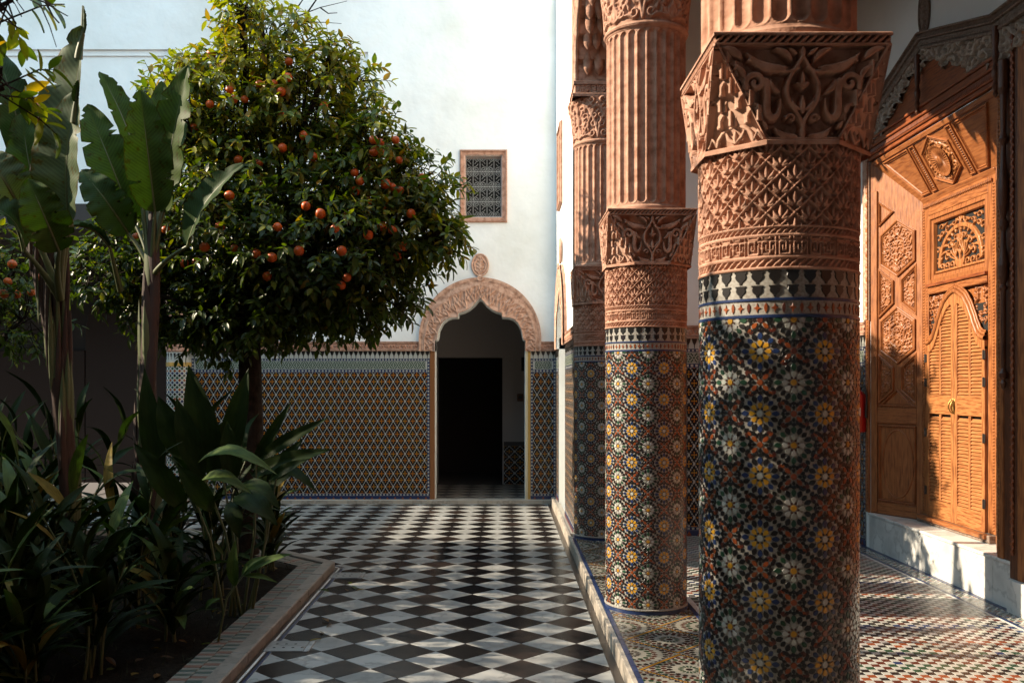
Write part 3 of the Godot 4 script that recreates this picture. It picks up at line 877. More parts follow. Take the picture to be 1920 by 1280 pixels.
func make_column(called: String, label: String, split: bool) -> Node3D:
	var o := thing(called, label, "column", Vector3.ZERO, "carved and tiled columns of the gallery")
	var a := 0.0915
	var shapes := {}
	var polys := {"core": polygon(8, 0.1 * a), "dot": polygon(6, 0.034 * a), "petal": almond(0.225 * a, 0.168 * a, 0.7), "long": almond(0.265 * a, 0.17 * a), "short": almond(0.22 * a, 0.155 * a), "ray": almond(0.25 * a, 0.145 * a), "ray_end": almond(0.17 * a, 0.115 * a), "seed": almond(0.26 * a, 0.172 * a),
		"drop": almond(0.185 * a, 0.135 * a), "kite": almond(0.165 * a, 0.115 * a, 0.6), "merlon": merlon(0.042, 0.038), "pot": merlon(0.036, 0.034), "bar": almond(0.03, 0.011),
		"cross": PackedVector2Array([Vector2(-0.011, 0), Vector2(-0.003, -0.004), Vector2(0, -0.014), Vector2(0.003, -0.004), Vector2(0.011, 0), Vector2(0.003, 0.004), Vector2(0, 0.014), Vector2(-0.003, 0.004)])}
	var area := {}
	for k in polys:
		var m := MB.new()
		m.prism(polys[k], Transform3D(), -0.003, 0.0012, 0.0005)
		shapes[k] = m
		area[k] = 0.0
		for i in polys[k].size(): area[k] += 0.5 * polys[k][i].cross(polys[k][(i + 1) % polys[k].size()])
	var cols := {"yellow": YELLOW, "blue": BLUE, "green": GREEN, "orange": ORANGE, "black": BLACK, "white": WHITE, "brown": BROWN}
	var list := mosaic_pieces()
	var chosen := {}
	if split:
		var rank := []
		for i in list.size():
			var face := cos(list[i][2] - deg_to_rad(106.4))
			if face > 0.3 and list[i][3] > 0.56: rank.append([area[list[i][0]] * face, i])
		rank.sort_custom(func(p, q): return p[0] > q[0])
		for i in mini(298, rank.size()): chosen[rank[i][1]] = true
	var body := MB.new()
	body.lathe(Transform3D(), [Vector2(R - 0.001, 0.09), Vector2(R - 0.001, 1.733)], 64)
	part(o, "grout_shaft", body, M["grout"])
	var st := MB.new()
	var meshes := {}
	rng.seed = 11
	for i in list.size():
		var e: Array = list[i]
		var t := ring_frame(e[2], R, e[3]) * Transform3D(Basis(Vector3(0, 0, 1), e[4]), Vector3.ZERO) * Transform3D(Basis.from_euler(Vector3(rng.randf_range(-0.012, 0.012), rng.randf_range(-0.012, 0.012), 0)), Vector3.ZERO)
		var ct := tone(cols[e[5]], 0.22)
		if chosen.has(i):
			var key: String = e[0] + e[5]
			if not meshes.has(key): meshes[key] = (shapes[e[0]] as MB).mesh()
			piece(o, e[1], meshes[key], M[e[5] + " glaze"], t)
		else:
			st.col = ct
			st.add(shapes[e[0]], t)
	part(o, "mosaic", st, M["glazed tile"], true)
	for e in [[1.643, 1.652], [1.594, 1.604]]:
		var b := MB.new()
		b.lathe(Transform3D(), [Vector2(R, e[0]), Vector2(R + 0.003, e[0] + 0.001), Vector2(R + 0.003, e[1] - 0.001), Vector2(R, e[1])], 48)
		part(o, "blue_ring", b, M["blue glaze"])
	var bs := MB.new()
	bs.lathe(Transform3D(), [Vector2(R + 0.004, 0.088), Vector2(R + 0.004, 0.108), Vector2(R, 0.11)], 64)
	part(o, "blue_foot", bs, M["blue glaze"])
	bs = MB.new()
	bs.lathe(Transform3D(), [Vector2(R, 0.11), Vector2(R + 0.007, 0.112), Vector2(R + 0.007, 0.118), Vector2(R, 0.121)], 64)
	part(o, "white_foot", bs, M["grout"])
	# carved bands
	var ring := func(y0: float, y1: float, d: float) -> void:
		var b := MB.new()
		b.lathe(Transform3D(), [Vector2(R - 0.006, y0 - 0.001), Vector2(R + d - 0.002, y0), Vector2(R + d, (y0 + y1) / 2), Vector2(R + d - 0.002, y1), Vector2(R - 0.006, y1 + 0.001)], 64)
		part(o, "plain_ring", b, M["carved plaster"])
	ring.call(1.733, 1.741, 0.005); ring.call(1.764, 1.773, 0.003); ring.call(1.827, 1.836, 0.003); ring.call(1.853, 1.859, 0.004)
	var m := MB.new()
	var rope := carve_rope()
	cyl_relief(m, rope, R - 0.006, R - 0.006, 1.741, 1.764, 560, 7, 66, 0.008)
	part(o, "rope_band", m, M["carved plaster"])
	m = MB.new()
	cyl_relief(m, rope, R - 0.006, R - 0.006, 1.836, 1.853, 560, 7, 84, 0.008)
	part(o, "rope_band", m, M["carved plaster"])
	m = MB.new()
	cyl_relief(m, carve_kufic(), R - 0.006, R - 0.006, 1.773, 1.828, 900, 18, 17, 0.009)
	part(o, "lettering_band", m, M["carved plaster"])
	m = MB.new()
	cyl_relief(m, carve_palmette(), R - 0.009, R - 0.009, 1.858, 2.098, 640, 104, 19, 0.013)
	part(o, "palmette_band", m, M["carved plaster"])
	# capital: square above, octagon below
	var cap := MB.new()
	var ar := carve_arabesque()
	var face := MB.new()
	relief(face, ar, 240, 132, 0.034, func(u, v):
		var hw: float = lerpf(0.1035, 0.249, v)
		var x: float = (2 * u - 1) * hw
		return [Vector3(x, 2.1 + 0.272 * v, lerpf(0.214, 0.221, v)), Vector3(0, 0, 1), Vector2(x + 0.25, 0.272 * v)])
	var rp := MB.new()
	strip_relief(rp, rope, Transform3D(Basis(), Vector3(0, 0, 0.246)), -0.25, 2.374, 0.25, 2.396, 0.006, 200, 7)
	var oct := polygon(8, 0.25 / cos(PI / 8), PI / 8)
	var flat := Transform3D(Basis(Vector3(1, 0, 0), Vector3(0, 0, -1), Vector3(0, 1, 0)), Vector3(0, 2.088, 0))
	cap.prism(oct, flat, -0.002, 0.013, 0.003)
	cap.prism(rect(-0.252, -0.252, 0.252, 0.252), Transform3D(flat.basis, Vector3(0, 2.366, 0)), 0.0, 0.009, 0.002)
	cap.prism(rect(-0.255, -0.255, 0.255, 0.255), Transform3D(flat.basis, Vector3(0, 2.396, 0)), 0.0, 0.01, 0.003)
	cap.prism(rect(-0.246, -0.246, 0.246, 0.246), Transform3D(flat.basis, Vector3(0, 2.37, 0)), 0.0, 0.03)
	for k in 4:
		var t := Transform3D(Basis(Vector3(0, 1, 0), PI / 2 * k), Vector3.ZERO)
		cap.add(face, t); cap.add(rp, t)
	part(o, "capital", cap, M["carved plaster"])
	var muq := MB.new()
	for k in 4:
		var t := Transform3D(Basis(Vector3(0, 1, 0), PI / 4 + PI / 2 * k), Vector3.ZERO)
		var d0 := 0.232; var d1 := 0.325
		muq.tri(t * Vector3(-0.105, 2.1, d0), t * Vector3(0.105, 2.1, d0), t * Vector3(0, 2.37, d1))
		var tiers := [4, 3, 3, 2, 1]
		for j in 5:
			var f := 0.2 + j * 0.155
			var hw := 0.104 * (1.0 - f) + 0.006
			var dz := lerpf(0.243, 0.35, f)
			var n: int = tiers[j]
			for i in n:
				var cw := 2 * hw / n
				var cx := -hw + cw * (i + 0.5)
				var y := 2.1 + 0.272 * f
				var hh := 0.045
				var p := PackedVector2Array([Vector2(cx - cw * 0.48, y), Vector2(cx - cw * 0.3, y), Vector2(cx - cw * 0.3, y + hh * 0.45), Vector2(cx - cw * 0.14, y + hh * 0.7), Vector2(cx, y + hh * 0.78), Vector2(cx + cw * 0.14, y + hh * 0.7), Vector2(cx + cw * 0.3, y + hh * 0.45), Vector2(cx + cw * 0.3, y), Vector2(cx + cw * 0.48, y), Vector2(cx + cw * 0.48, y + hh), Vector2(cx - cw * 0.48, y + hh)])
				muq.prism(p, t, dz - 0.045, dz + (0.006 if (i + j) % 2 else -0.004), 0.001)
		var rs := []; var rr := []
		for i in 9:
			rs.append(t * Vector3(-0.06 * cos(PI * i / 8.0), 2.106 + 0.05 * sin(PI * i / 8.0), 0.247)); rr.append(0.006)
		muq.tube(rs, rr, 5)
		for s in [-1.0, 0.0, 1.0]: muq.tube([t * Vector3(0, 2.108, 0.246), t * Vector3(0.022 * s, 2.122, 0.248), t * Vector3(0.03 * s, 2.142, 0.247)], [0.003, 0.007, 0.003], 5)
		for s in [-1.0, 1.0]: muq.tube([t * Vector3(0.09 * s, 2.106, 0.246), t * Vector3(0.075 * s, 2.13, 0.25), t * Vector3(0.06 * s, 2.106, 0.247)], [0.004, 0.006, 0.004], 5)
	part(o, "honeycomb_corners", muq, M["pale carved plaster"])
	# fluted shaft
	m = MB.new()
	m.lathe(Transform3D(), [Vector2(0.235, 2.404), Vector2(0.243, 2.412), Vector2(0.243, 2.424), Vector2(0.236, 2.432), Vector2(0.2335, 2.438)], 64)
	m.lathe(Transform3D(), [Vector2(0.2335, 3.444), Vector2(0.238, 3.452), Vector2(0.246, 3.458), Vector2(0.25, 3.468), Vector2(0.246, 3.478), Vector2(0.24, 3.482)], 64)
	part(o, "shaft_rings", m, M["carved plaster"])
	var nf := 26; var per := 14
	var ys := PackedFloat32Array()
	for i in 15: ys.append(2.436 + i * 0.0042)
	for i in 5: ys.append(2.56 + i * 0.19)
	for i in 15: ys.append(3.446 - (14 - i) * 0.0042)
	var p := PackedVector3Array()
	var r0 := 0.231; var pitch := TAU * r0 / nf
	var hwf := pitch * 0.40
	for y in ys:
		for i in nf * per:
			var s := (fposmod(float(i) / per, 1.0) - 0.5) * pitch
			var yc := clampf(y, 2.446 + hwf, 3.436 - hwf)
			var d := Vector2(s, y - yc).length() / hwf
			var r := r0
			if d < 1.0: r -= 0.0135 * sqrt(1.0 - d * d)
			elif d < 1.2: r += 0.0028 * (1.0 - absf(d - 1.1) * 8.0)
			var ag := -TAU * i / (nf * per)
			p.append(Vector3(cos(ag) * r, y, sin(ag) * r))
	m = MB.new()
	m.grid(p, nf * per, ys.size(), true)
	part(o, "fluted_shaft", m, M["carved plaster"])
	m = MB.new()
	var lf := carve_leafage(21, 0.36, 0.36, 170, 0.075)
	for k in 3: lf.leaf(Vector2(0.18, 0.02 + 0.1 * k), Vector2(0.18, 0.14 + 0.1 * k), 0.022)
	lf.curve(Vector2(0.0, 0.02), Vector2(0.02, 0.2), Vector2(0.1, 0.34), Vector2(0.18, 0.345), 0.012, 0.012)
	lf.curve(Vector2(0.0, 0.3), Vector2(0.06, 0.2), Vector2(0.1, 0.05), Vector2(0.18, 0.02), 0.01, 0.01)
	lf.wrap = true
	cyl_relief(m, lf, 0.234, 0.285, 3.482, 3.83, 480, 62, 4.2, 0.016)
	part(o, "upper_capital", m, M["carved plaster"])
	m = MB.new()
	m.prism(rect(-0.27, -0.27, 0.27, 0.27), Transform3D(flat.basis, Vector3(0, 3.825, 0)), 0.0, 0.03, 0.006)
	var kf := MB.new()
	strip_relief(kf, carve_kufic(), Transform3D(Basis(), Vector3(0, 0, 0.245)), -0.25, 3.86, 0.25, 3.93, 0.008, 90, 14)
	for k in 4: m.add(kf, Transform3D(Basis(Vector3(0, 1, 0), PI / 2 * k), Vector3.ZERO))
	m.prism(rect(-0.245, -0.245, 0.245, 0.245), Transform3D(flat.basis, Vector3(0, 3.85, 0)), 0.0, 0.08)
	m.prism(rect(-0.26, -0.26, 0.26, 0.26), Transform3D(flat.basis, Vector3(0, 3.93, 0)), 0.0, 0.03, 0.004)
	part(o, "impost", m, M["carved plaster"])
	return o

# ---------------------------------------------------------------- the carved doorway; local x towards the camera from its axis, heights absolute, z out of the wall
func hexagon(cx: float, cy: float, hw: float, hh: float) -> PackedVector2Array:   # points up and down
	return PackedVector2Array([Vector2(cx, cy - hh), Vector2(cx + hw, cy - hh * 0.52), Vector2(cx + hw, cy + hh * 0.52), Vector2(cx, cy + hh), Vector2(cx - hw, cy + hh * 0.52), Vector2(cx - hw, cy - hh * 0.52)])

func moulded_panel(o: Node, called: String, t: Transform3D, outline: PackedVector2Array, wide: float, wood: String) -> MeshInstance3D:
	var m := MB.new()
	m.loft(t, [[outline, 0.0], [outline, 0.012], [grown(outline, -wide * 0.25), 0.016], [grown(outline, -wide * 0.5), 0.012], [grown(outline, -wide * 0.55), 0.004], [grown(outline, -wide * 0.85), 0.009], [grown(outline, -wide), 0.002]], true)
	return part(o, called, m, M[wood])

func carved_hex(o: Node, t: Transform3D, cx: float, cy: float, hw: float, hh: float, seed_: int, wood: String, called := "hexagon_panel") -> void:
	var base := moulded_panel(o, called, t, hexagon(cx, cy, hw, hh), 0.03, wood)
	var m := MB.new()
	var ih := hh - 0.034; var iw := hw - 0.03
	var cv := carve_leafage(seed_, 2 * iw, 2 * ih, 420, 0.05)
	var hx := hexagon(iw, ih, iw * 0.5, ih * 0.55)
	var line := []
	for q in hx: line.append(q)
	line.append(hx[0])
	cv.mirror = false
	cv.stroke(line, 0.006, 0.006, 1.25, 0.6)
	cv.mirror = true
	for k in 3: cv.leaf(Vector2(iw, ih * (0.55 + 0.25 * k)), Vector2(iw + 0.02, ih * (0.78 + 0.25 * k)), 0.008, 0.2)
	relief(m, cv, int(iw * 2 * 200), int(ih * 2 * 200), 0.010, func(u, v):
		var y: float = (2 * v - 1) * ih
		var w: float = iw * minf(1.0, (1.0 - absf(2 * v - 1)) / 0.48 + 0.02)
		return [t * Vector3(cx + (2 * u - 1) * w, cy + y, 0.003), t.basis.z, Vector2(iw + (2 * u - 1) * w, ih + y)])
	part(base, "carving", m, M[wood])

func rosette(m: MB, t: Transform3D, c: Vector2, r: float) -> void:
	var p := PackedVector3Array()
	var nu := 96; var nv := 14
	for j in nv:
		var f := 1.0 - float(j) / (nv - 1)
		for i in nu:
			var a := TAU * i / nu
			var z := 0.012
			if f < 0.28: z = 0.012 * sqrt(maxf(0.0, 1.0 - f * f / 0.08)) + 0.014
			elif f < 0.86: z = 0.01 + 0.008 * absf(sin(a * 16.0))
			else: z = 0.021
			p.append(t * Vector3(c.x + cos(a) * r * f, c.y + sin(a) * r * f, z))
	m.grid(p, nu, nv, true)

func ogee(x: float) -> float:
	var h := [[0.0, 2.05], [0.05, 2.035], [0.12, 2.0], [0.18, 1.94], [0.23, 1.87], [0.27, 1.8], [0.32, 1.735], [0.37, 1.708], [0.42, 1.70], [0.6, 1.70]]
	x = absf(x)
	for i in h.size() - 1:
		if x <= h[i + 1][0]: return lerpf(h[i][1], h[i + 1][1], smoothstep(0.0, 1.0, (x - h[i][0]) / (h[i + 1][0] - h[i][0])) * 0.4 + 0.6 * (x - h[i][0]) / (h[i + 1][0] - h[i][0]))
	return 1.7

func beading(m: MB, a: Vector3, b: Vector3, step: float, s: Vector3, basis: Basis) -> void:
	var n := int(a.distance_to(b) / step)
	for i in n: m.box(Transform3D(basis, a.lerp(b, (i + 0.5) / n)), s, s.x * 0.25)

func bar(o: Node, called: String, t: Transform3D, x0: float, y0: float, x1: float, y1: float, z0: float, z1: float, wood: String, bev := 0.004) -> MeshInstance3D:
	var m := MB.new()
	m.box(t * Transform3D(Basis(), Vector3((x0 + x1) / 2, (y0 + y1) / 2, (z0 + z1) / 2)), Vector3(x1 - x0, y1 - y0, z1 - z0), bev)
	return part(o, called, m, M[wood])

func make_shutter(o: Node, t: Transform3D, s: float) -> void:   # s = -1: the leaf farther from the camera
	var leaf := Node3D.new()
	named(leaf, "shutter", o)
	var X := func(a: float, b: float) -> Array: return [minf(a * s, b * s), maxf(a * s, b * s)]
	var q: Array = X.call(0.003, 0.045)
	bar(leaf, "meeting_stile", t, q[0], 0.43, q[1], 1.99, -0.225, -0.196, "pale wood")
	q = X.call(0.382, 0.42)
	bar(leaf, "hinge_stile", t, q[0], 0.43, q[1], 1.66, -0.225, -0.196, "pale wood")
	q = X.call(0.2, 0.228)
	bar(leaf, "muntin", t, q[0], 0.56, q[1], 1.19, -0.222, -0.199, "pale wood"); bar(leaf, "muntin", t, q[0], 1.33, q[1], 1.83, -0.222, -0.199, "pale wood")
	for y in [[0.43, 0.56], [1.19, 1.33]]:
		q = X.call(0.045, 0.382)
		bar(leaf, "rail", t, q[0], y[0], q[1], y[1], -0.225, -0.197, "pale wood across")
	var top := PackedVector2Array(); var low := PackedVector2Array()
	for i in 25:
		var x := 0.003 + 0.417 * i / 24.0
		top.append(Vector2(x * s, ogee(x) - 0.004)); low.append(Vector2(x * s, minf(ogee(x) - 0.062 - 0.05 * smoothstep(0.06, 0.0, x), 2.0)))
	var pl := PackedVector2Array()
	for i in 25: pl.append(low[i])
	for i in range(24, -1, -1): pl.append(top[i])
	if s < 0: pl.reverse()
	var m := MB.new()
	m.prism(pl, t, -0.225, -0.1945, 0.003)
	part(leaf, "arched_rail", m, M["pale wood"])
	var cache := {}
	for c in [[0.045, 0.2], [0.228, 0.382]]:
		for sec in [[0.565, 1.187], [1.335, 2.0]]:
			var n := int((sec[1] - sec[0]) / 0.0242)
			for i in n:
				var y: float = sec[0] + 0.0242 * (i + 0.5)
				var b: float = c[1]
				while b > c[0] and ogee(b) - 0.05 < y: b -= 0.01
				if b - c[0] < 0.03: continue
				var key := int(round((b - c[0]) * 100))
				if not cache.has(key):
					m = MB.new()
					m.box(Transform3D(), Vector3(b - c[0], 0.031, 0.007), 0.002)
					cache[key] = m.mesh()
				piece(leaf, "slat", cache[key], M["pale wood across"], t * Transform3D(Basis(Vector3(1, 0, 0), -0.62 + rng.randf_range(-0.05, 0.05)), Vector3((c[0] + b) / 2 * s, y, -0.211)))
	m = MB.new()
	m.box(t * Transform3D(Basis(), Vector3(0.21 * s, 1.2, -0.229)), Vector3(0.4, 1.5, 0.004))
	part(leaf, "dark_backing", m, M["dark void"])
	for y in [0.62, 1.05, 1.42, 1.6]:
		m = MB.new()
		m.box(t * Transform3D(Basis(), Vector3(0.424 * s, y, -0.195)), Vector3(0.02, 0.06, 0.012), 0.003)
		m.lathe(t * Transform3D(Basis(), Vector3(0.424 * s, y - 0.034, -0.188)), [Vector2(0, 0), Vector2(0.007, 0.004), Vector2(0.007, 0.064), Vector2(0, 0.068)], 8)
		part(leaf, "hinge", m, M["black iron"])
	m = MB.new()
	m.prism(PackedVector2Array([Vector2(0.012 * s - 0.009, 1.2), Vector2(0.012 * s + 0.009, 1.2), Vector2(0.012 * s + 0.013, 1.22), Vector2(0.012 * s + 0.007, 1.25), Vector2(0.012 * s + 0.012, 1.29), Vector2(0.012 * s, 1.31), Vector2(0.012 * s - 0.012, 1.29), Vector2(0.012 * s - 0.007, 1.25), Vector2(0.012 * s - 0.013, 1.22)]), t, -0.197, -0.191, 0.002)
	var hp := []; var hr := []
	for i in 11:
		hp.append(t * Vector3((0.013 + 0.006 * sin(PI * i / 10.0)) * s, 1.205 + 0.095 * i / 10.0, -0.186 + 0.018 * sin(PI * i / 10.0))); hr.append(0.003 + 0.003 * sin(PI * i / 10.0))
	m.tube(hp, hr, 6)
	part(leaf, "handle", m, M["brass"])

func make_doorway() -> void:
	var at := Vector3(2.97, 0, -6.6)
	var o := thing("carved_doorway", "carved wooden doorway with louvred double shutters set deep in the gallery wall", "doorway")
	var t := facing_left(2.97, 6.6)
	# posts and lintel round the opening
	for s in [-1.0, 1.0]:
		bar(o, "post", t, minf(0.985 * s, 1.05 * s), 0.374, maxf(0.985 * s, 1.05 * s), 3.2, -0.02, 0.018, "wood")
		var bd := MB.new()
		beading(bd, t * Vector3(1.005 * s, 0.4, 0.02), t * Vector3(1.005 * s, 3.18, 0.02), 0.026, Vector3(0.012, 0.017, 0.01), t.basis)
		part(o, "bead_moulding", bd, M["pale wood"], true)
	var yy := 3.2
	for e in [[0.03, 0.02], [0.05, 0.035], [0.018, 0.05], [0.045, 0.03], [0.02, 0.045]]:
		bar(o, "lintel_moulding", t, -1.05, yy, 1.05, yy + e[0], -0.02, e[1], "red wood across")
		yy += e[0] + 0.001
	var m := MB.new()
	m.prism(PackedVector2Array([Vector2(-1.05, yy), Vector2(1.05, yy), Vector2(1.05, 3.5), Vector2(0, 3.8), Vector2(-1.05, 3.5)]), t, -0.03, 0.004, 0.003)
	part(o, "gable_board", m, M["red wood across"])
	var bl := MB.new()
	beading(bl, t * Vector3(-1.0, 3.256, 0.037), t * Vector3(1.0, 3.256, 0.037), 0.021, Vector3(0.013, 0.03, 0.012), t.basis)
	part(o, "dentil_moulding", bl, M["red wood"], true)
	# splayed jambs
	for s in [-1.0, 1.0]:
		var j: Transform3D
		if s < 0: j = Transform3D(Basis(Vector3(0.455, 0, 0.8905), Vector3(0, 1, 0), Vector3(-0.8905, 0, 0.455)), t * Vector3(-0.98, 0, 0))
		else: j = Transform3D(Basis(Vector3(-0.455, 0, 0.8905), Vector3(0, 1, 0), Vector3(-0.8905, 0, -0.455)), t * Vector3(0.53, 0, -0.23))
		var L := 0.505
		var jb := MB.new()
		jb.prism(PackedVector2Array([Vector2(0, 0.374), Vector2(L, 0.374), Vector2(L, 2.77), Vector2(0, 3.19)] if s < 0 else [Vector2(0, 0.374), Vector2(L, 0.374), Vector2(L, 3.19), Vector2(0, 2.77)]), j, -0.03, 0.0)
		var jamb := part(o, "splayed_jamb", jb, M["wood"])
		var c := 0.262
		bar(jamb, "stile", j, 0.012, 0.39, 0.072, 2.95 if s < 0 else 2.8, 0.0, 0.014, "wood"); bar(jamb, "stile", j, L - 0.06, 0.39, L - 0.004, 2.72 if s < 0 else 2.95, 0.0, 0.014, "wood")
		for y in [[0.38, 0.47], [1.1, 1.22]]: bar(jamb, "rail", j, 0.073, y[0], L - 0.061, y[1], 0.0, 0.013, "wood across")
		carved_hex(jamb, j, c, 2.47, 0.165, 0.225, 31, "wood"); carved_hex(jamb, j, c, 1.79, 0.165, 0.225, 32, "wood")
		for y in [2.13, 1.45]:
			for e in [-1.0, 1.0]:
				var xo: float = c + 0.18 * e; var xi: float = c + 0.035 * e
				var tp := PackedVector2Array([Vector2(xo, y - 0.2), Vector2(xo, y + 0.2), Vector2(xi, y + 0.09), Vector2(xi, y - 0.09)])
				if e < 0: tp.reverse()
				var mp := moulded_panel(jamb, "trapezoid_panel", j, tp, 0.024, "wood")
				var cv := carve_leafage(40 + int(e), 0.12, 0.3, 420, 0.045)
				var cm := MB.new()
				relief(cm, cv, 26, 60, 0.008, func(u, v):
					var f: float = absf(2 * v - 1)
					var xw: float = 0.09 * clampf((1.0 - f) * 2.0 + 0.05, 0.05, 1.0)
					var px0: float = xo - 0.026 * e
					var xx: float = (px0 - e * xw * u) if e < 0 else (px0 - xw * (1 - u))
					if e < 0: xx = px0 + xw * u
					return [j * Vector3(xx, y + (2 * v - 1) * 0.145, 0.003), j.basis.z, Vector2(0.1 * u, 0.3 * v)])
				part(mp, "carving", cm, M["wood"])
		moulded_panel(jamb, "triangle_panel", j, PackedVector2Array([Vector2(0.085, 1.235), Vector2(L - 0.075, 1.235), Vector2(c, 1.37)]), 0.02, "wood")
		if s < 0: moulded_panel(jamb, "triangle_panel", j, PackedVector2Array([Vector2(0.085, 2.66), Vector2(0.23, 2.76), Vector2(0.085, 2.86)]), 0.02, "wood")
		var lowp := moulded_panel(jamb, "lower_panel", j, rect(0.085, 0.485, L - 0.072, 1.085), 0.02, "wood")
		var ov := MB.new()
		var op := []; var orr := []
		for k in 41:
			op.append(j * Vector3(c + 0.145 * sin(TAU * k / 40.0), 0.785 + 0.265 * cos(TAU * k / 40.0), 0.003)); orr.append(0.007)
		ov.tube(op, orr, 6, false)
		part(lowp, "oval_moulding", ov, M["wood"])
	# sloping soffit
	var S := Transform3D(t.basis * Basis(Vector3(1, 0, 0), Vector3(0, 0.877, 0.48), Vector3(0, -0.48, 0.877)), t * Vector3(0, 2.77, -0.23))
	m = MB.new()
	m.prism(PackedVector2Array([Vector2(-0.53, 0), Vector2(0.53, 0), Vector2(0.98, 0.479), Vector2(-0.98, 0.479)]), S, -0.03, 0.0)
	var sof := part(o, "soffit", m, M["wood across"])
	bar(sof, "rail", S, -0.53, 0.003, 0.53, 0.045, 0, 0.012, "wood across"); bar(sof, "rail", S, -0.95, 0.44, 0.95, 0.476, 0, 0.012, "wood across")
	moulded_panel(sof, "rosette_panel", S, hexagon(0, 0.243, 0.2, 0.195), 0.026, "wood across")
	var rc := carve_leafage(51, 0.35, 0.34, 330, 0.06)
	m = MB.new()
	relief(m, rc, 70, 66, 0.009, func(u, v):
		var w: float = 0.172 * minf(1.0, (1.0 - absf(2 * v - 1)) / 0.46 + 0.02)
		return [S * Vector3((2 * u - 1) * w, 0.243 + (2 * v - 1) * 0.165, 0.002), S.basis.z, Vector2(0.175 + (2 * u - 1) * w, 0.34 * v)])
	part(sof, "carving", m, M["pale wood"])
	m = MB.new()
	rosette(m, S, Vector2(0, 0.243), 0.118)
	part(sof, "rosette", m, M["wood"])
	for s in [-1.0, 1.0]:
		for e in [[0.24, 0.32], [0.345, 0.37]]:
			if e[0] < 0.3:
				moulded_panel(sof, "upright_panel", S, rect(minf(e[0] * s, e[1] * s), 0.06, maxf(e[0] * s, e[1] * s), 0.43), 0.02, "wood")
				var bd := MB.new()
				beading(bd, S * Vector3(0.28 * s, 0.085, 0.006), S * Vector3(0.28 * s, 0.405, 0.006), 0.016, Vector3(0.028, 0.009, 0.01), S.basis)
				part(sof, "fluting", bd, M["wood"], true)
		var tp := PackedVector2Array([Vector2(0.345 * s, 0.06), Vector2(0.48 * s, 0.06), Vector2(0.8 * s, 0.43), Vector2(0.345 * s, 0.43)])
		if s < 0: tp.reverse()
		moulded_panel(sof, "corner_panel", S, tp, 0.026, "wood across")
	# back plane: frame, fretwork, arch and shutters
	for s in [-1.0, 1.0]:
		bar(o, "inner_post", t, minf(0.43 * s, 0.53 * s), 0.43, maxf(0.43 * s, 0.53 * s), 2.77, -0.26, -0.215, "wood")
		var bd := MB.new()
		beading(bd, t * Vector3(0.505 * s, 0.45, -0.213), t * Vector3(0.505 * s, 2.72, -0.213), 0.022, Vector3(0.02, 0.014, 0.012), t.basis)
		beading(bd, t * Vector3(0.455 * s, 1.72, -0.214), t * Vector3(0.455 * s, 2.12, -0.214), 0.022, Vector3(0.012, 0.014, 0.008), t.basis)
		part(o, "bead_moulding", bd, M["wood"], true)
	var tb := MB.new()
	beading(tb, t * Vector3(-0.5, 2.735, -0.205), t * Vector3(0.5, 2.735, -0.205), 0.022, Vector3(0.014, 0.022, 0.016), t.basis)
	part(o, "bead_moulding", tb, M["wood"], true)
	bar(o, "head_rail", t, -0.43, 2.66, 0.43, 2.768, -0.26, -0.212, "wood across")
	bar(o, "transom", t, -0.43, 2.075, 0.43, 2.125, -0.26, -0.205, "wood across"); bar(o, "transom", t, -0.43, 2.126, 0.43, 2.15, -0.26, -0.19, "red wood across")
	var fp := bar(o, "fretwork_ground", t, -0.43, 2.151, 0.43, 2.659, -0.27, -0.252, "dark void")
	m = MB.new()
	var fr := rect(-0.43, 2.151, 0.43, 2.659)
	m.loft(t, [[fr, -0.24], [fr, -0.215], [grown(fr, -0.03), -0.21], [grown(fr, -0.034), -0.222], [grown(fr, -0.062), -0.226], [grown(fr, -0.068), -0.25]])
	part(o, "fretwork_frame", m, M["wood"])
	var fc := Carve.new(280, 172, 0.724)
	fc.mirror = true
	var arc := []
	for k in 17: arc.append(Vector2(0.362 + 0.3 * cos(PI * 0.5 * k / 16.0), 0.06 + 0.3 * sin(PI * 0.5 * k / 16.0)))
	fc.stroke(arc, 0.022, 0.022, 1.1, 0.6)
	for k in 6:
		var aa := 0.2 + k * 0.26
		var cc := Vector2(0.362 + cos(aa) * 0.19, 0.08 + sin(aa) * 0.19)
		var e := fc.spiral(cc, 0.042, 0.008, aa + 2.6, 5.2 * (1 if k % 2 else -1), 0.011, 0.008)
		fc.curve(Vector2(0.362 + 0.02 * k * 0.3, 0.02), Vector2(0.362 + 0.05 * k * 0.5, 0.1), e + Vector2(0.0, -0.04), e, 0.010, 0.008)
		fc.leaf(cc + Vector2(0.0, 0.045), cc + Vector2.from_angle(aa) * 0.095, 0.018, 0.2)
	fc.leaf(Vector2(0.362, 0.02), Vector2(0.362, 0.2), 0.014); fc.leaf(Vector2(0.362, 0.2), Vector2(0.362, 0.33), 0.022); fc.leaf(Vector2(0.362, 0.18), Vector2(0.41, 0.3), 0.018, 0.2); fc.leaf(Vector2(0.362, 0.1), Vector2(0.44, 0.16), 0.016, 0.3)
	for e in [[0.45, 0.4, 0.035], [0.54, 0.37, 0.04], [0.63, 0.39, 0.035], [0.68, 0.3, 0.035], [0.69, 0.2, 0.03], [0.69, 0.1, 0.03], [0.62, 0.33, 0.03]]:
		var c2 := Vector2(e[0], e[1])
		fc.spiral(c2, e[2], 0.006, e[0] * 20.0, 5.0, 0.010, 0.008); fc.leaf(c2 + Vector2(-0.03, 0.02), c2 + Vector2(-0.075, 0.035), 0.016, 0.2)
	fc.leaf(Vector2(0.362, 0.365), Vector2(0.362, 0.44), 0.02); fc.leaf(Vector2(0.375, 0.4), Vector2(0.43, 0.43), 0.014)
	fc.stroke([Vector2(0.0, 0.015), Vector2(0.724, 0.015)], 0.014, 0.014, 1.0, 0.6)
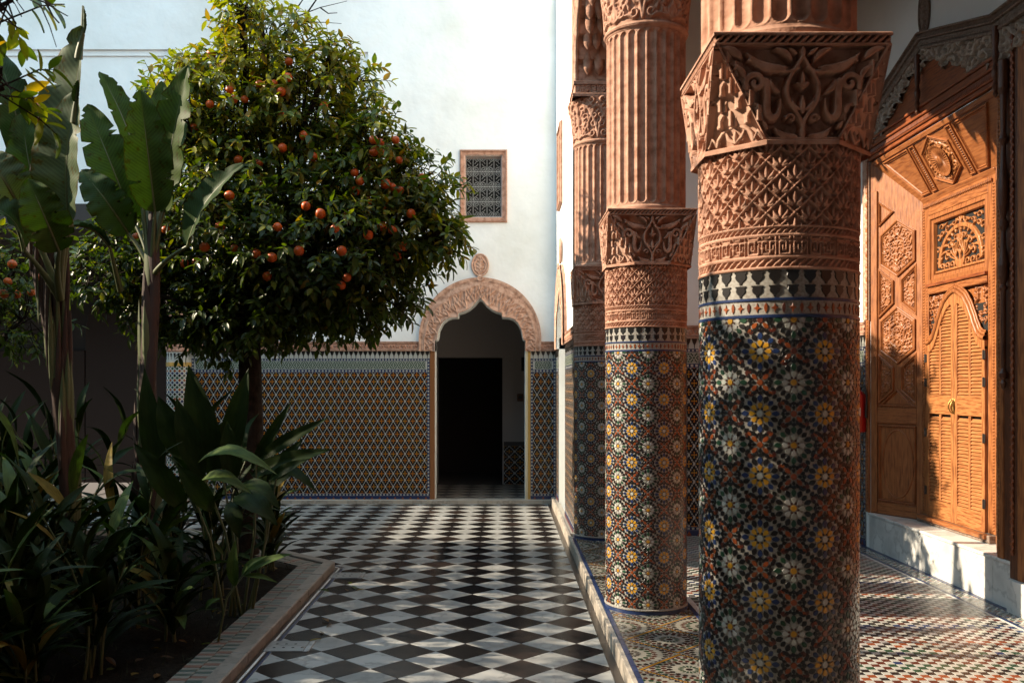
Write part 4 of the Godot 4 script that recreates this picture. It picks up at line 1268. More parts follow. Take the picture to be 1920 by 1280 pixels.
	for k in 4: fc.spiral(Vector2(0.4 + 0.075 * k, 0.05), 0.034, 0.008, 3.6, -5.0, 0.012, 0.01)
	m = MB.new()
	relief(m, fc, 230, 142, 0.042, func(u, v): return [t * Vector3((2 * u - 1) * 0.362, 2.219 + 0.372 * v, -0.279), t.basis.z, Vector2(0.724 * u, 0.44 * v)])
	part(o, "fretwork", m, M["pale wood"])
	# ogee moulding and spandrels
	var og := []
	for k in 57: og.append((k - 28) / 28.0 * 0.425)
	for e in [[0.0, 0.016, -0.198], [0.026, 0.012, -0.205], [0.044, 0.007, -0.208]]:
		m = MB.new()
		var pts := []; var rr := []
		for x in og:
			var g := 0.0
			var sl := (ogee(x + 0.01) - ogee(x - 0.01)) / 0.02
			var nv := Vector2(-sl, 1).normalized()
			pts.append(t * Vector3(x + nv.x * (e[0] + 0.012), ogee(x) + nv.y * (e[0] + 0.012), e[2])); rr.append(e[1])
		m.tube(pts, rr, 8, false)
		part(o, "ogee_moulding", m, M["wood"])
	bar(o, "spandrel_board", t, -0.43, 1.62, 0.43, 2.075, -0.262, -0.24, "wood")
	for s in [-1.0, 1.0]:
		var sc := carve_leafage(60 + int(s), 0.2, 0.3, 400, 0.06)
		m = MB.new()
		relief(m, sc, 44, 60, 0.02, func(u, v):
			var y: float = lerpf(1.80, 2.06, v)
			var x0: float = 0.0
			var x := 0.42
			while x > 0.1 and ogee(x) + 0.085 < y: x -= 0.006
			var xa: float = x + 0.006
			var xx: float = lerpf(xa, 0.425, u) if s > 0 else -lerpf(0.425, xa, u)
			return [t * Vector3(xx, y, -0.238), t.basis.z, Vector2(absf(xx) - 0.22, v * 0.3)])
		part(o, "spandrel_carving", m, M["wood"])
	for s in [-1.0, 1.0]: make_shutter(o, t, s)
	bar(o, "sill", t, -0.53, 0.376, 0.53, 0.428, -0.26, -0.17, "grey carved wood"); bar(o, "sill", t, -0.5, 0.4, 0.5, 0.429, -0.2, -0.15, "wood across")
	# outer pilaster nearer the camera
	var pil := bar(o, "pilaster", t, 1.051, 0.374, 1.13, 3.45, -0.02, 0.01, "dark wood")
	var ch := MB.new()
	for k in 70:
		var y := 0.42 + k * 0.043
		ch.tube([t * Vector3(1.16, y, 0.022), t * Vector3(1.176, y + 0.02, 0.03), t * Vector3(1.16, y + 0.043, 0.022)], [0.007, 0.010, 0.007], 5, false); ch.tube([t * Vector3(1.18, y, 0.022), t * Vector3(1.164, y + 0.02, 0.03), t * Vector3(1.18, y + 0.043, 0.022)], [0.007, 0.010, 0.007], 5, false)
	part(o, "chain_moulding", ch, M["red wood"], true)
	bar(o, "outer_post", t, 1.131, 0.28, 1.21, 3.45, -0.02, 0.02, "dark wood"); bar(o, "outer_stile", t, 1.211, 0.28, 1.3, 3.45, -0.02, 0.02, "wood")
	m = MB.new()
	m.lathe(t * Transform3D(Basis(), Vector3(1.09, 0, 0.035)), [Vector2(0.001, 1.37), Vector2(0.012, 1.385), Vector2(0.018, 1.41), Vector2(0.01, 1.43), Vector2(0.022, 1.445), Vector2(0.024, 1.47), Vector2(0.012, 1.5), Vector2(0.015, 1.56), Vector2(0.016, 1.95), Vector2(0.024, 1.97), Vector2(0.014, 1.99), Vector2(0.026, 2.03), Vector2(0.03, 2.1), Vector2(0.018, 2.2), Vector2(0.013, 2.3), Vector2(0.024, 2.33), Vector2(0.024, 2.36), Vector2(0.014, 2.38), Vector2(0.027, 2.45), Vector2(0.03, 2.55), Vector2(0.018, 2.7), Vector2(0.014, 2.8), Vector2(0.026, 2.84), Vector2(0.016, 2.88), Vector2(0.02, 3.1), Vector2(0.03, 3.14), Vector2(0.03, 3.3)], 12)
	part(o, "turned_colonette", m, M["dark wood"])
	var wp := thing("wooden_panelling", "dark panelled woodwork of the next doorway at the right edge of the picture", "panelling")
	bar(wp, "board", t, 1.301, 0.28, 6.0, 3.45, -0.02, 0.004, "dark wood")
	for k in 5:
		var x0 := 1.32 + k * 0.94
		bar(wp, "stile", t, x0, 0.29, x0 + 0.1, 3.44, 0.004, 0.03, "dark wood")
		for r in [[0.4, 1.05], [1.2, 2.1], [2.25, 3.3]]: moulded_panel(wp, "panel", t * Transform3D(Basis(), Vector3(0, 0, 0.004)), rect(x0 + 0.14, r[0], x0 + 0.9, r[1]), 0.05, "red wood")
	# canopy cornice on the wall above
	var c := thing("gabled_cornice", "dark carved gable cornice with hanging scrolls above the wooden doorway", "cornice")
	var vine := carve_vine(); var rope := carve_rope()
	for seg in [[Vector2(-1.1, 3.475), Vector2(0.0, 3.81)], [Vector2(0.0, 3.81), Vector2(0.98, 3.55)], [Vector2(0.98, 3.55), Vector2(6.0, 3.55)]]:
		var p: Vector2 = seg[0]; var q: Vector2 = seg[1]
		var L := p.distance_to(q)
		var dirv := (q - p) / L
		var bt := t * Transform3D(Basis(Vector3(dirv.x, dirv.y, 0), Vector3(-dirv.y, dirv.x, 0), Vector3(0, 0, 1)), Vector3(p.x, p.y, 0))
		bar(c, "moulding", bt, -0.01, -0.055, L + 0.01, -0.035, 0, 0.05, "grey carved wood"); bar(c, "moulding", bt, -0.01, -0.034, L + 0.01, 0.01, 0, 0.032, "grey carved wood"); bar(c, "moulding", bt, -0.01, 0.011, L + 0.01, 0.024, 0, 0.055, "grey carved wood"); bar(c, "moulding", bt, -0.01, 0.05, L + 0.01, 0.062, 0, 0.07, "grey carved wood")
		m = MB.new()
		strip_relief(m, rope, bt * Transform3D(Basis(), Vector3(0, 0, 0.04)), 0, 0.025, L, 0.049, 0.012, int(L * 260), 6)
		strip_relief(m, vine, bt * Transform3D(Basis(), Vector3(0, 0, 0.033)), 0, -0.03, L, 0.006, 0.008, int(L * 160), 8)
		part(c, "carved_strip", m, M["grey carved wood"])
		var cv := carve_leafage(71, L, 0.3, 220, 0.1)
		cv.mirror = false
		m = MB.new()
		var apex_end := 1.0 if p.x < -0.5 else 0.0
		var hang := func(u: float) -> float:
			var away := absf(u - apex_end)
			if p.x > 0.5: away = 0.7 + 0.3 * sin(u * 9.0)
			return 0.055 + 0.11 * smoothstep(0.1, 0.95, away) + 0.03 * absf(sin(u * L * 14.0)) + 0.05 * smoothstep(0.06, 0.0, absf(fposmod(u * L + 0.12, 0.33) - 0.16))
		relief(m, cv, int(L * 170), 34, 0.03, func(u, v):
			var h: float = hang.call(u)
			return [bt * Vector3(u * L, -0.055 - h * (1.0 - v), 0.012), bt.basis.z, Vector2(u * L, 0.3 - h * (1.0 - v))])
		part(c, "hanging_scrolls", m, M["pale carved wood"])
		var back := MB.new()
		for k in 60:
			var u0 := k / 60.0; var u1 := (k + 1) / 60.0
			back.quad(bt * Vector3(u0 * L, -0.055 - hang.call(u0), -0.01), bt * Vector3(u1 * L, -0.055 - hang.call(u1), -0.01), bt * Vector3(u1 * L, -0.055 - hang.call(u1), 0.012), bt * Vector3(u0 * L, -0.055 - hang.call(u0), 0.012))
		part(c, "scroll_edge", back, M["grey carved wood"])
	for e in [[-0.02, 3.72], [1.03, 3.52]]:
		m = MB.new()
		m.lathe(t * Transform3D(Basis(), Vector3(e[0], e[1] - 0.42, 0.05)), [Vector2(0.001, 0), Vector2(0.016, 0.02), Vector2(0.01, 0.04), Vector2(0.02, 0.07), Vector2(0.012, 0.1), Vector2(0.02, 0.13), Vector2(0.022, 0.16), Vector2(0.012, 0.2), Vector2(0.02, 0.24), Vector2(0.016, 0.3), Vector2(0.022, 0.36), Vector2(0.022, 0.42)], 12)
		part(c, "turned_drop", m, M["dark wood"])
	var fcv := Carve.new(64, 120, 0.8)
	fcv.mirror = true
	for k in 6: fcv.leaf(Vector2(0.4, 0.15 + 0.2 * k), Vector2(0.6, 0.3 + 0.2 * k), 0.06, 0.15)
	fcv.leaf(Vector2(0.4, 0.1), Vector2(0.4, 1.4), 0.06)
	m = MB.new()
	relief(m, fcv, 24, 44, 0.016, func(u, v):
		var y: float = -cos(v * PI)
		var hw: float = 0.068 * sqrt(maxf(0.0, 1.0 - y * y)) + 0.002
		return [t * Vector3((u * 2 - 1) * hw, 4.02 + y * 0.155, 0.012), t.basis.z, Vector2(0.4 + (u * 2 - 1) * hw * 4.0, 0.75 + y * 0.6)])
	part(c, "finial", m, M["grey carved wood"])
	m = MB.new()
	var ring := []; var rr2 := []
	for k in 33:
		ring.append(t * Vector3(0.075 * sin(TAU * k / 32.0), 4.02 + 0.165 * cos(TAU * k / 32.0), 0.012)); rr2.append(0.011)
	m.tube(ring, rr2, 6, false)
	part(c, "finial_rim", m, M["grey carved wood"])
	# marble step under it
	var st := thing("marble_step", "white marble step of upright slabs below the wooden doorway", "step")
	var edges := [-1.0, -0.62, -0.36, -0.02, 0.4, 0.72, 0.915, 1.14]
	for k in edges.size() - 1:
		bar(st, "marble_slab", t, edges[k] + 0.0008, 0.085, edges[k + 1] - 0.0008, 0.352, -0.03, 0.006 + 0.001 * (k % 2), "step marble", 0.002)
	for k in [[-1.0, -0.3], [-0.3, 0.35], [0.35, 1.14]]:
		bar(st, "tread_slab", t, k[0] + 0.001, 0.353, k[1] - 0.001, 0.374, -0.3, 0.016, "step marble", 0.004)
	bar(st, "plinth_block", t, 1.142, 0.085, 6.0, 0.28, -0.03, 0.045, "step marble", 0.004)

# ---------------------------------------------------------------- plants
func blade(mb: MB, base: Vector3, tip: Vector3, width: float, nrm: Vector3, fold: float, bend: float, shape := 0, seg := 14, wob := 0.0, twist := 0.0, right := 1.0) -> void:
	var ax := (tip - base).normalized()
	var side := ax.cross(nrm).normalized()
	var up := side.cross(ax).normalized()
	var p := PackedVector3Array(); var uvs := PackedVector2Array()
	var nu := 9
	var ph := base.x * 37.0 + tip.y * 91.0
	var torn := RandomNumberGenerator.new()
	torn.seed = int(absf(ph) * 1000.0)
	for j in seg + 1:
		var t := float(j) / seg
		var w := 0.0
		if shape == 0: w = pow(maxf(0.0, sin(PI * pow(t, 0.72))), 0.55)
		else: w = pow(maxf(0.0, sin(PI * pow(t, 0.8))), 0.9)
		w = maxf(w, 0.015) * width * 0.5
		var o := base.lerp(tip, t) + up * bend * sin(PI * t) 
		var a := twist * t
		var rip := [1.0, 1.0]
		if shape == 0 and t > 0.12 and t < 0.96:
			for k in 2:
				if torn.randf() < 0.1: rip[k] = torn.randf_range(0.45, 0.85)
		var sd := side * cos(a) + up * sin(a); var un := up * cos(a) - side * sin(a)
		for i in nu:
			var s := (i / 4.0) - 1.0
			if absf(s) > 0.6: s *= rip[0 if s < 0.0 else 1]
			if s > 0.0: s *= right
			var q := o + sd * s * w * cos(fold * absf(s)) + un * (absf(s) * w * sin(fold) + wob * width * absf(s) * (sin(t * 17.0 + ph + s * 2.0) * 0.5 + sin(t * 41.0 + ph * 2.0) * 0.25))
			p.append(q); uvs.append(Vector2(i / 8.0, t))
	mb.grid(p, nu, seg + 1, false, uvs)

func big_leaf(o: Node, bx: float, by: float, tx: float, ty: float, wpx: float, d0: float, d1: float, nrm: Vector3, fold: float, bend: float, m: String, stem: Vector3, shape := 0, right := 1.0) -> void:
	var b := px(bx, by, d0); var t := px(tx, ty, d1)
	var mb := MB.new()
	blade(mb, b, t, wpx * d0 / F, nrm, fold, bend, shape, 44, 0.07, 0.0, right)
	var lf := part(o, "leaf", mb, M[m])
	mb = MB.new()
	var ax := (t - b).normalized()
	var up := ax.cross(nrm).normalized().cross(ax).normalized()
	var pts := []; var rr := []
	for k in 13:
		var q := k / 12.0
		pts.append(b.lerp(t, q) + up * bend * sin(PI * q) - up * 0.004); rr.append(lerpf(0.011, 0.003, q))
	mb.tube(pts, rr, 6)
	part(lf, "midrib", mb, M["stem green"])
	mb = MB.new()
	pts = []; rr = []
	var c := stem.lerp(b, 0.55) + Vector3((stem.x - b.x) * 0.22, 0, 0)
	for k in 11:
		var q := k / 10.0
		pts.append(stem.lerp(c, q).lerp(c.lerp(b, q), q)); rr.append(lerpf(0.022, 0.010, q))
	mb.tube(pts, rr, 7)
	part(o, "petiole", mb, M["stem green"])

func banana_stem(o: Node, pts: Array, rad: Array) -> void:
	var mb := MB.new()
	mb.tube(pts, rad, 10)
	part(o, "stem", mb, M["stem brown"])
	for k in 12:
		var a := k * 2.4
		var t := (k + 0.5) / 12.0 * (pts.size() - 1.01)
		var i := int(t)
		var p: Vector3 = pts[i].lerp(pts[i + 1], t - i)
		var e := Vector3(cos(a), 0, absf(sin(a)))
		var r: float = rad[i]
		mb = MB.new()
		blade(mb, p + e * r * 0.9 - Vector3(0, 0.1, 0), p + e * (r * 1.12) + Vector3(0, 0.34 + 0.015 * k, 0), r * 2.0, e, -0.75, 0.012, 1, 10)
		part(o, "leaf_sheath", mb, M["stem brown" if k % 3 else "stem green"])

func citrus_leaf(c: Color) -> MB:
	var mb := MB.new()
	mb.col = c
	var p := PackedVector3Array(); var uvs := PackedVector2Array()
	for j in 6:
		var t := j / 5.0
		var w := 0.019 * pow(sin(PI * clampf(pow(t, 0.85), 0.02, 0.985)), 0.8)
		for i in 3:
			p.append(Vector3((i - 1) * w, 0.006 * absf(i - 1.0) - 0.018 * t * t, 0.085 * t)); uvs.append(Vector2(i / 2.0, t))
	mb.grid(p, 3, 6, false, uvs)
	return mb

func spray(list: Array, twigs: MB, at: Vector3, d: Vector3, n: int, r: RandomNumberGenerator, warm: float) -> void:
	var l := r.randf_range(0.10, 0.2)
	var bend := Vector3(0, -0.05, 0) * r.randf()
	twigs.tube([at - d * 0.12, at + d * l * 0.5, at + d * l + bend], [0.004, 0.003, 0.0015], 3, false)
	var ax := d.cross(Vector3(r.randf() - 0.5, r.randf() - 0.5, r.randf() - 0.5)).normalized()
	for i in n:
		var t := (i + 0.6) / n
		var a := i * 2.4 + r.randf() * 0.6
		var side := ax.rotated(d, a)
		var dir := (d * r.randf_range(0.25, 0.8) + side * (1.0 - 0.5 * t) + Vector3(0, -0.28, 0)).normalized()
		var up := (Vector3(0, 1, 0) + d * 0.5 + Vector3(r.randf() - 0.5, r.randf() - 0.5, r.randf() - 0.5) * 0.7)
		var x := up.cross(dir).normalized()
		var y := dir.cross(x)
		var s := r.randf_range(0.65, 1.2)
		var g := r.randf_range(0.75, 1.3)
		if warm < 0.15: g *= 0.62  # shade of the lower crown put into darker leaf colour
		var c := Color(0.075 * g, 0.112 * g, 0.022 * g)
		if r.randf() < warm: c = Color(0.25 * g, 0.24 * g, 0.03 * g)  # sunlight on the upper crown put into yellower leaves
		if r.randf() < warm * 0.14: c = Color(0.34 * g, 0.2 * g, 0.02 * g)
		list.append([Transform3D(Basis(x, y, dir) * Basis.from_scale(Vector3(s, s, s)), at + d * l * t + bend * t * t), c])

func orange_tree(label: String, foot: Vector3, knee: Vector3, blobs: Array, sprays: int, seed_: int, fruit: Array, single: int) -> Node3D:   # blobs: [centre, radii, leaf tint standing for sun and shade]
	var o := thing("orange_tree", label, "tree", foot, "orange trees of the courtyard")
	var r := RandomNumberGenerator.new()
	r.seed = seed_
	var tk := MB.new()
	tk.tube([Vector3(0, -0.05, 0), Vector3(0.015, 0.3, 0.0), (knee - foot) * 0.6 + Vector3(0.04, 0, 0.02), knee - foot], [0.15, 0.115, 0.1, 0.085], 12)
	part(o, "trunk", tk, M["bark"])
	var twigs := MB.new()
	var total := 0.0
	for b in blobs:
		total += pow(b[1].x * b[1].y * b[1].z, 0.67)
		var c: Vector3 = b[0]
		var mid := knee.lerp(c, 0.5) + Vector3(r.randf() - 0.5, r.randf() * 0.3, r.randf() - 0.5) * 0.3
		var lm := MB.new()
		lm.tube([knee - foot + Vector3(0, -0.06, 0), mid - foot, c - foot], [0.034, 0.02, 0.008], 7)
		part(o, "limb", lm, M["bark"])
		for k in 9:
			var e := Vector3(r.randf() - 0.5, r.randf() - 0.35, r.randf() - 0.5).normalized()
			var q: Vector3 = c + e * b[1] * 0.85
			twigs.tube([mid.lerp(c, r.randf()) - foot, c.lerp(q, 0.5) - foot + Vector3(0, 0.04, 0), q - foot], [0.008, 0.005, 0.002], 4, false)
	var list := []
	for b in blobs:
		var n := maxi(5, int(sprays * pow(b[1].x * b[1].y * b[1].z, 0.67) / total))
		for k in n:
			var e := Vector3(r.randfn(), r.randfn(), r.randfn()).normalized()
			var rad := 0.45 + 0.62 * pow(r.randf(), 0.6)
			var q: Vector3 = b[0] + e * b[1] * rad
			var d := (e + Vector3(r.randf() - 0.5, r.randf() - 0.4, r.randf() - 0.5) * 0.9).normalized()
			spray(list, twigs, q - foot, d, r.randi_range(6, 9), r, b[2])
	part(o, "twigs", twigs, M["bark"], true)
	var own := {}
	if single > 0:
		var order := []
		for i in list.size(): order.append([list[i][0].origin.z + r.randf() * 0.7, i])
		order.sort_custom(func(p, q): return p[0] > q[0])
		for k in single: own[order[k][1]] = true
	var tones := [Color(0.075, 0.112, 0.022), Color(0.095, 0.13, 0.026), Color(0.06, 0.09, 0.02), Color(0.19, 0.195, 0.026)]
	var ms := []
	for c in tones: ms.append(citrus_leaf(c).mesh())
	var mm := MultiMesh.new()
	mm.transform_format = MultiMesh.TRANSFORM_3D
	mm.use_colors = true
	mm.mesh = citrus_leaf(Color(1, 1, 1)).mesh()
	mm.instance_count = list.size() - own.size()
	var n := 0
	for i in list.size():
		if own.has(i): piece(o, "leaf", ms[3 if list[i][1].r > 0.1 else i % 3], M["citrus leaf"], list[i][0])
		else:
			mm.set_instance_transform(n, list[i][0]); mm.set_instance_color(n, list[i][1]); n += 1
	var mi := MultiMeshInstance3D.new()
	mi.multimesh = mm; mi.material_override = M["citrus leaf"]
	named(mi, "crown", o)
	mi.set_meta("kind", "stuff")
	var fm := SphereMesh.new()
	fm.radius = 0.035; fm.height = 0.067; fm.radial_segments = 20; fm.rings = 12
	for f in fruit: piece(o, "orange_fruit", fm, M["orange peel"], Transform3D(Basis(Vector3(1, 0, 0), r.randf() * 3.0) * Basis.from_scale(Vector3.ONE * r.randf_range(0.85, 1.12)), f - foot))
	return o

func front_of(blobs: Array, x: float, y: float) -> Vector3:   # where the line of sight through that place of the photograph meets the crown
	var dir := px(x, y, 1.0) - Vector3(0, 1.4, 0)
	for k in 400:
		var p := Vector3(0, 1.4, 0) + dir * (4.0 + 0.012 * k)
		for b in blobs:
			if ((p - b[0]) / b[1]).length() < 0.93: return p
	return Vector3(0, -5, 0)

func leafy_plant(label: String, at: Vector3, stems: int, height: float, llen: float, lwid: float, seed_: int, m := "lily leaf", lean := 0.35) -> void:
	var o := thing("leafy_plant", label, "plant", at, "low leafy plants of the bed")
	var r := RandomNumberGenerator.new()
	r.seed = seed_
	for s in stems:
		var a := r.randf() * TAU
		var h := height * r.randf_range(0.55, 1.05)
		var top := Vector3(cos(a) * lean * h * r.randf_range(0.3, 1.2), h, sin(a) * lean * h * r.randf_range(0.3, 1.2))
		var foot := Vector3(cos(a), 0, sin(a)) * 0.05 * r.randf() * stems * 0.4 + Vector3(0, -0.03, 0)
		var pts := []; var rr := []
		for k in 7:
			var t := k / 6.0
			pts.append(foot.lerp(top, t) - Vector3(cos(a), 0, sin(a)) * 0.25 * h * lean * sin(PI * t)); rr.append(lerpf(0.009, 0.004, t))
		var mb := MB.new()
		mb.tube(pts, rr, 6)
		part(o, "stem", mb, M["stem green"])
		var n := r.randi_range(8, 12)
		for i in n:
			var t := lerpf(0.1, 1.0, (i + 0.5) / n)
			var f := t * 5.999
			var p: Vector3 = pts[int(f)].lerp(pts[int(f) + 1], f - int(f))
			var b := a + (PI if i % 2 else 0.0) + r.randf_range(-0.9, 0.9)
			var rise := r.randf_range(0.1, 1.1) if t < 0.85 else r.randf_range(0.8, 1.8)
			var dir := Vector3(cos(b), rise, sin(b)).normalized()
			var L := llen * r.randf_range(0.7, 1.15)
			mb = MB.new()
			blade(mb, p, p + dir * L, lwid * r.randf_range(0.8, 1.2), (Vector3(0, 1, 0) - dir * dir.y + Vector3(r.randf() - 0.5, 0, r.randf() - 0.5) * 0.5), 0.22, L * r.randf_range(0.05, 0.22), 1, 12, 0.05, r.randf_range(-0.6, 0.6))
			part(o, "leaf", mb, M[m if r.randf() < 0.8 else ("lily leaf pale" if r.randf() < 0.8 else "yellow leaf")])

func make_plants() -> void:
	# the orange tree in front of the far wall
	var k := 7.6 / F
	var blobs := []
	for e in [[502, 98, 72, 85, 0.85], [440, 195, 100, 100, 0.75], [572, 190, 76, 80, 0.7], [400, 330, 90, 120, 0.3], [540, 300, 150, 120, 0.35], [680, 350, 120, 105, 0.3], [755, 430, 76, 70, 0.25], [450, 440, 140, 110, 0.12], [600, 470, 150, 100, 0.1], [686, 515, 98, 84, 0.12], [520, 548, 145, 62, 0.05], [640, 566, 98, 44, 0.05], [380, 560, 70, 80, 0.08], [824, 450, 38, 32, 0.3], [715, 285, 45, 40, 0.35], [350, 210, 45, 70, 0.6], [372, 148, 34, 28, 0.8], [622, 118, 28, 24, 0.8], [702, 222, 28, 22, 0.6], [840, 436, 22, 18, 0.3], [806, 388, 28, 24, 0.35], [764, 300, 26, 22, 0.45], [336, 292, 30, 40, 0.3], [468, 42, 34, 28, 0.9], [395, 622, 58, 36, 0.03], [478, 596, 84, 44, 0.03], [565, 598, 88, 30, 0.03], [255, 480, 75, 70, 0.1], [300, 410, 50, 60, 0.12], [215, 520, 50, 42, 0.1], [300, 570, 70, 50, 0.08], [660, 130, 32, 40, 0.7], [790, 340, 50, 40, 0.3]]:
		var dz := -0.25 * sin(e[0] * 0.05) * 0.8
		blobs.append([px(e[0], e[1], 7.6) + Vector3(0, 0, dz), Vector3(e[2] * k, e[3] * k, (e[2] + 30) * k * 0.9), e[4]])
	var fruit := []
	for e in [[255, 445], [310, 430], [770, 400], [690, 440], [600, 400], [560, 470], [650, 520], [745, 480], [570, 254], [529, 277], [485, 306], [487, 343], [539, 145], [513, 157], [607, 198], [700, 262], [712, 268], [722, 345], [628, 428], [720, 387], [688, 377], [666, 358], [791, 332], [383, 463], [368, 491], [368, 538], [344, 493], [396, 101], [458, 186], [486, 157], [541, 115], [655, 255], [690, 315], [735, 350], [748, 300], [709, 280], [724, 343], [716, 424], [393, 195], [430, 168], [363, 240], [447, 300], [412, 425], [480, 475], [640, 470]]:
		var p := front_of(blobs, e[0], e[1])
		if p.y > 0: fruit.append(p)
	rng.seed = 31
	for e in 22:
		var p := front_of(blobs, rng.randf_range(400, 820), rng.randf_range(150, 540))
		if p.y > 0: fruit.append(p + Vector3(0, 0, 0.03))
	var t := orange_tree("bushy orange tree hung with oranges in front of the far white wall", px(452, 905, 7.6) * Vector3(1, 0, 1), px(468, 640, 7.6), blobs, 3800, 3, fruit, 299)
	var tw := MB.new()
	for e in [[[510, 60], [545, 35], [600, 14], [650, 2]], [[525, 45], [560, 40], [610, 42], [640, 44]], [[545, 34], [560, 10], [575, -12], [580, -30]], [[560, 38], [590, 55], [600, 70]], [[600, 14], [615, 25], [632, 24]], [[575, 25], [595, -4], [612, -20]]]:
		var pts := []; var rr := []
		for i in e.size():
			pts.append(px(e[i][0], e[i][1], 7.5) - t.position); rr.append(0.007 - 0.0017 * i)
		tw.tube(pts, rr, 4)
	part(t, "bare_twigs", tw, M["bark"], true)
	# two more, at the left edge
	var k2 := 8.8 / F
	blobs = []
	for e in [[20, 520, 70, 60, 0.1], [-40, 460, 90, 100, 0.2], [50, 590, 60, 50, 0.05], [-50, 600, 110, 80, 0.1], [-150, 520, 120, 130, 0.2]]: blobs.append([px(e[0], e[1], 8.0), Vector3(e[2], e[3], e[2]) * k2, e[4]])
	fruit = []
	for e in [[14, 528], [30, 552], [6, 551], [58, 548], [22, 495], [70, 520]]:
		var p := front_of(blobs, e[0], e[1])
		if p.y > 0: fruit.append(p)
	orange_tree("low orange tree with a few fruits at the left edge behind the banana plants", px(-30, 900, 8.0) * Vector3(1, 0, 1), px(-30, 660, 8.0), blobs, 330, 5, fruit, 0)
	blobs = [[Vector3(-2.95, 2.95, -2.4), Vector3(0.9, 0.7, 0.8), 0.3], [Vector3(-3.4, 3.5, -2.8), Vector3(0.9, 0.8, 0.8), 0.4], [Vector3(-2.3, 2.75, -2.6), Vector3(0.5, 0.36, 0.4), 0.5], [Vector3(-3.3, 2.4, -3.0), Vector3(0.8, 0.6, 0.7), 0.2], [px(8, 14, 3.3), Vector3(0.07, 0.05, 0.08), 0.6], [px(6, 165, 3.3), Vector3(0.075, 0.09, 0.1), 0.5]]
	orange_tree("near orange tree whose branch tips enter the top left corner", Vector3(-3.2, 0, -2.7), Vector3(-3.1, 1.7, -2.8), blobs, 560, 6, [], 0)
	blobs = [[Vector3(-5.1, 2.35, -3.6), Vector3(0.8, 0.95, 0.8), 0.2], [Vector3(-5.0, 2.5, -5.0), Vector3(0.8, 0.9, 0.9), 0.2], [Vector3(-5.2, 2.4, -6.5), Vector3(0.8, 0.9, 0.9), 0.2], [Vector3(-5.1, 1.7, -5.6), Vector3(0.7, 0.7, 1.5), 0.2]]  # unseen tree added to keep sun off the court floor
	orange_tree("broad low orange tree added unseen at the left to shade the court floor", Vector3(-5.1, 0, -5.0), Vector3(-5.1, 1.2, -5.0), blobs, 1500, 9, [], 0)
	tw = MB.new()
	var nt := get_node("orange_tree_002")
	for e in [[[-60, -60], [20, -20], [75, 10], [92, 48], [105, 88]], [[20, -20], [85, 5], [108, 20], [126, 30]], [[85, 5], [98, 30], [110, 43]], [[60, -15], [95, 8], [120, 8]], [[-80, 20], [-10, 30], [20, 44], [40, 56]]]:
		var pts := []; var rr := []
		for i in e.size():
			pts.append(px(e[i][0], e[i][1], 3.35 - 0.02 * i) - nt.position); rr.append(0.004 - 0.0007 * i)
		tw.tube(pts, rr, 4)
	part(nt, "bare_twigs", tw, M["bark"], true)
	# banana plants
	var Z := Vector3(0, 0, 1)
	var b := thing("banana_plant", "banana plant with broad upright leaves and a reddish stem before the orange tree", "plant", Vector3.ZERO, "banana plants")
	var d := 6.50
	banana_stem(b, [px(285, 1010, d), px(280, 860, d), px(278, 700, d), px(287, 560, d), px(285, 480, d)], [0.06, 0.055, 0.05, 0.046, 0.03])
	banana_stem(b, [px(255, 1010, d + 0.1), px(262, 870, d + 0.1), px(268, 740, d + 0.1), px(272, 600, d)], [0.035, 0.035, 0.03, 0.02])
	var st := px(285, 520, d)
	big_leaf(b, 306, 398, 352, 122, 98, 6.45, 6.30, Vector3(-0.35, 0.1, 1), 0.35, 0.03, "banana leaf", st)
	big_leaf(b, 290, 398, 262, 168, 96, 6.40, 6.25, Vector3(0.35, 0.0, 1), 0.5, 0.05, "banana leaf", st)
	big_leaf(b, 258, 300, 186, 134, 62, 6.75, 6.80, Vector3(0.7, 0.1, 0.7), 0.5, 0.04, "banana leaf", st)
	big_leaf(b, 248, 412, 162, 196, 88, 6.65, 6.60, Vector3(0.25, 0.3, 1), 0.3, 0.08, "banana leaf", st)
	big_leaf(b, 240, 438, 152, 318, 78, 6.55, 6.40, Vector3(0.1, 0.4, 1), 0.25, 0.1, "banana leaf dark", st)
	big_leaf(b, 350, 462, 458, 306, 74, 6.30, 6.10, Vector3(-0.3, 0.5, 0.8), 0.4, 0.07, "banana leaf dark", st)
	big_leaf(b, 300, 300, 303, 152, 52, 6.80, 6.85, Vector3(0.1, 0.0, 1), 0.2, 0.02, "banana leaf", st)
	big_leaf(b, 205, 462, 116, 424, 46, 6.30, 6.10, Vector3(0.1, 0.9, 0.3), 0.5, 0.06, "banana leaf dark", px(225, 545, d))
	for e in [[268, 400, 255, 300], [282, 410, 283, 300], [298, 410, 318, 330]]:
		var mb := MB.new()
		mb.tube([px(280, 520, 6.55), px(e[0], e[1], 6.55), px(e[2], e[3], 6.60)], [0.02, 0.014, 0.009], 6)
		part(b, "petiole", mb, M["stem green"])
	b = thing("banana_plant", "tall banana plant with one very long grey green leaf near the left edge", "plant", Vector3.ZERO, "banana plants")
	d = 5.00
	for e in [[[130, 1000], [112, 800], [92, 640], [52, 460]], [[135, 1000], [122, 760], [108, 620], [88, 480]], [[140, 1000], [128, 780], [122, 620], [120, 470]], [[128, 1000], [118, 830], [100, 690], [75, 560]]]:
		var pts := []
		for q in e: pts.append(px(q[0], q[1], d + 0.03 * e[3][0] * 0.02))
		banana_stem(b, pts, [0.028, 0.025, 0.018, 0.011])
	st = px(112, 560, d)
	big_leaf(b, 132, 425, 156, 50, 165, 4.95, 4.90, Vector3(-0.25, 0.1, 1), 0.12, 0.03, "banana leaf grey", st, 0, 0.12)
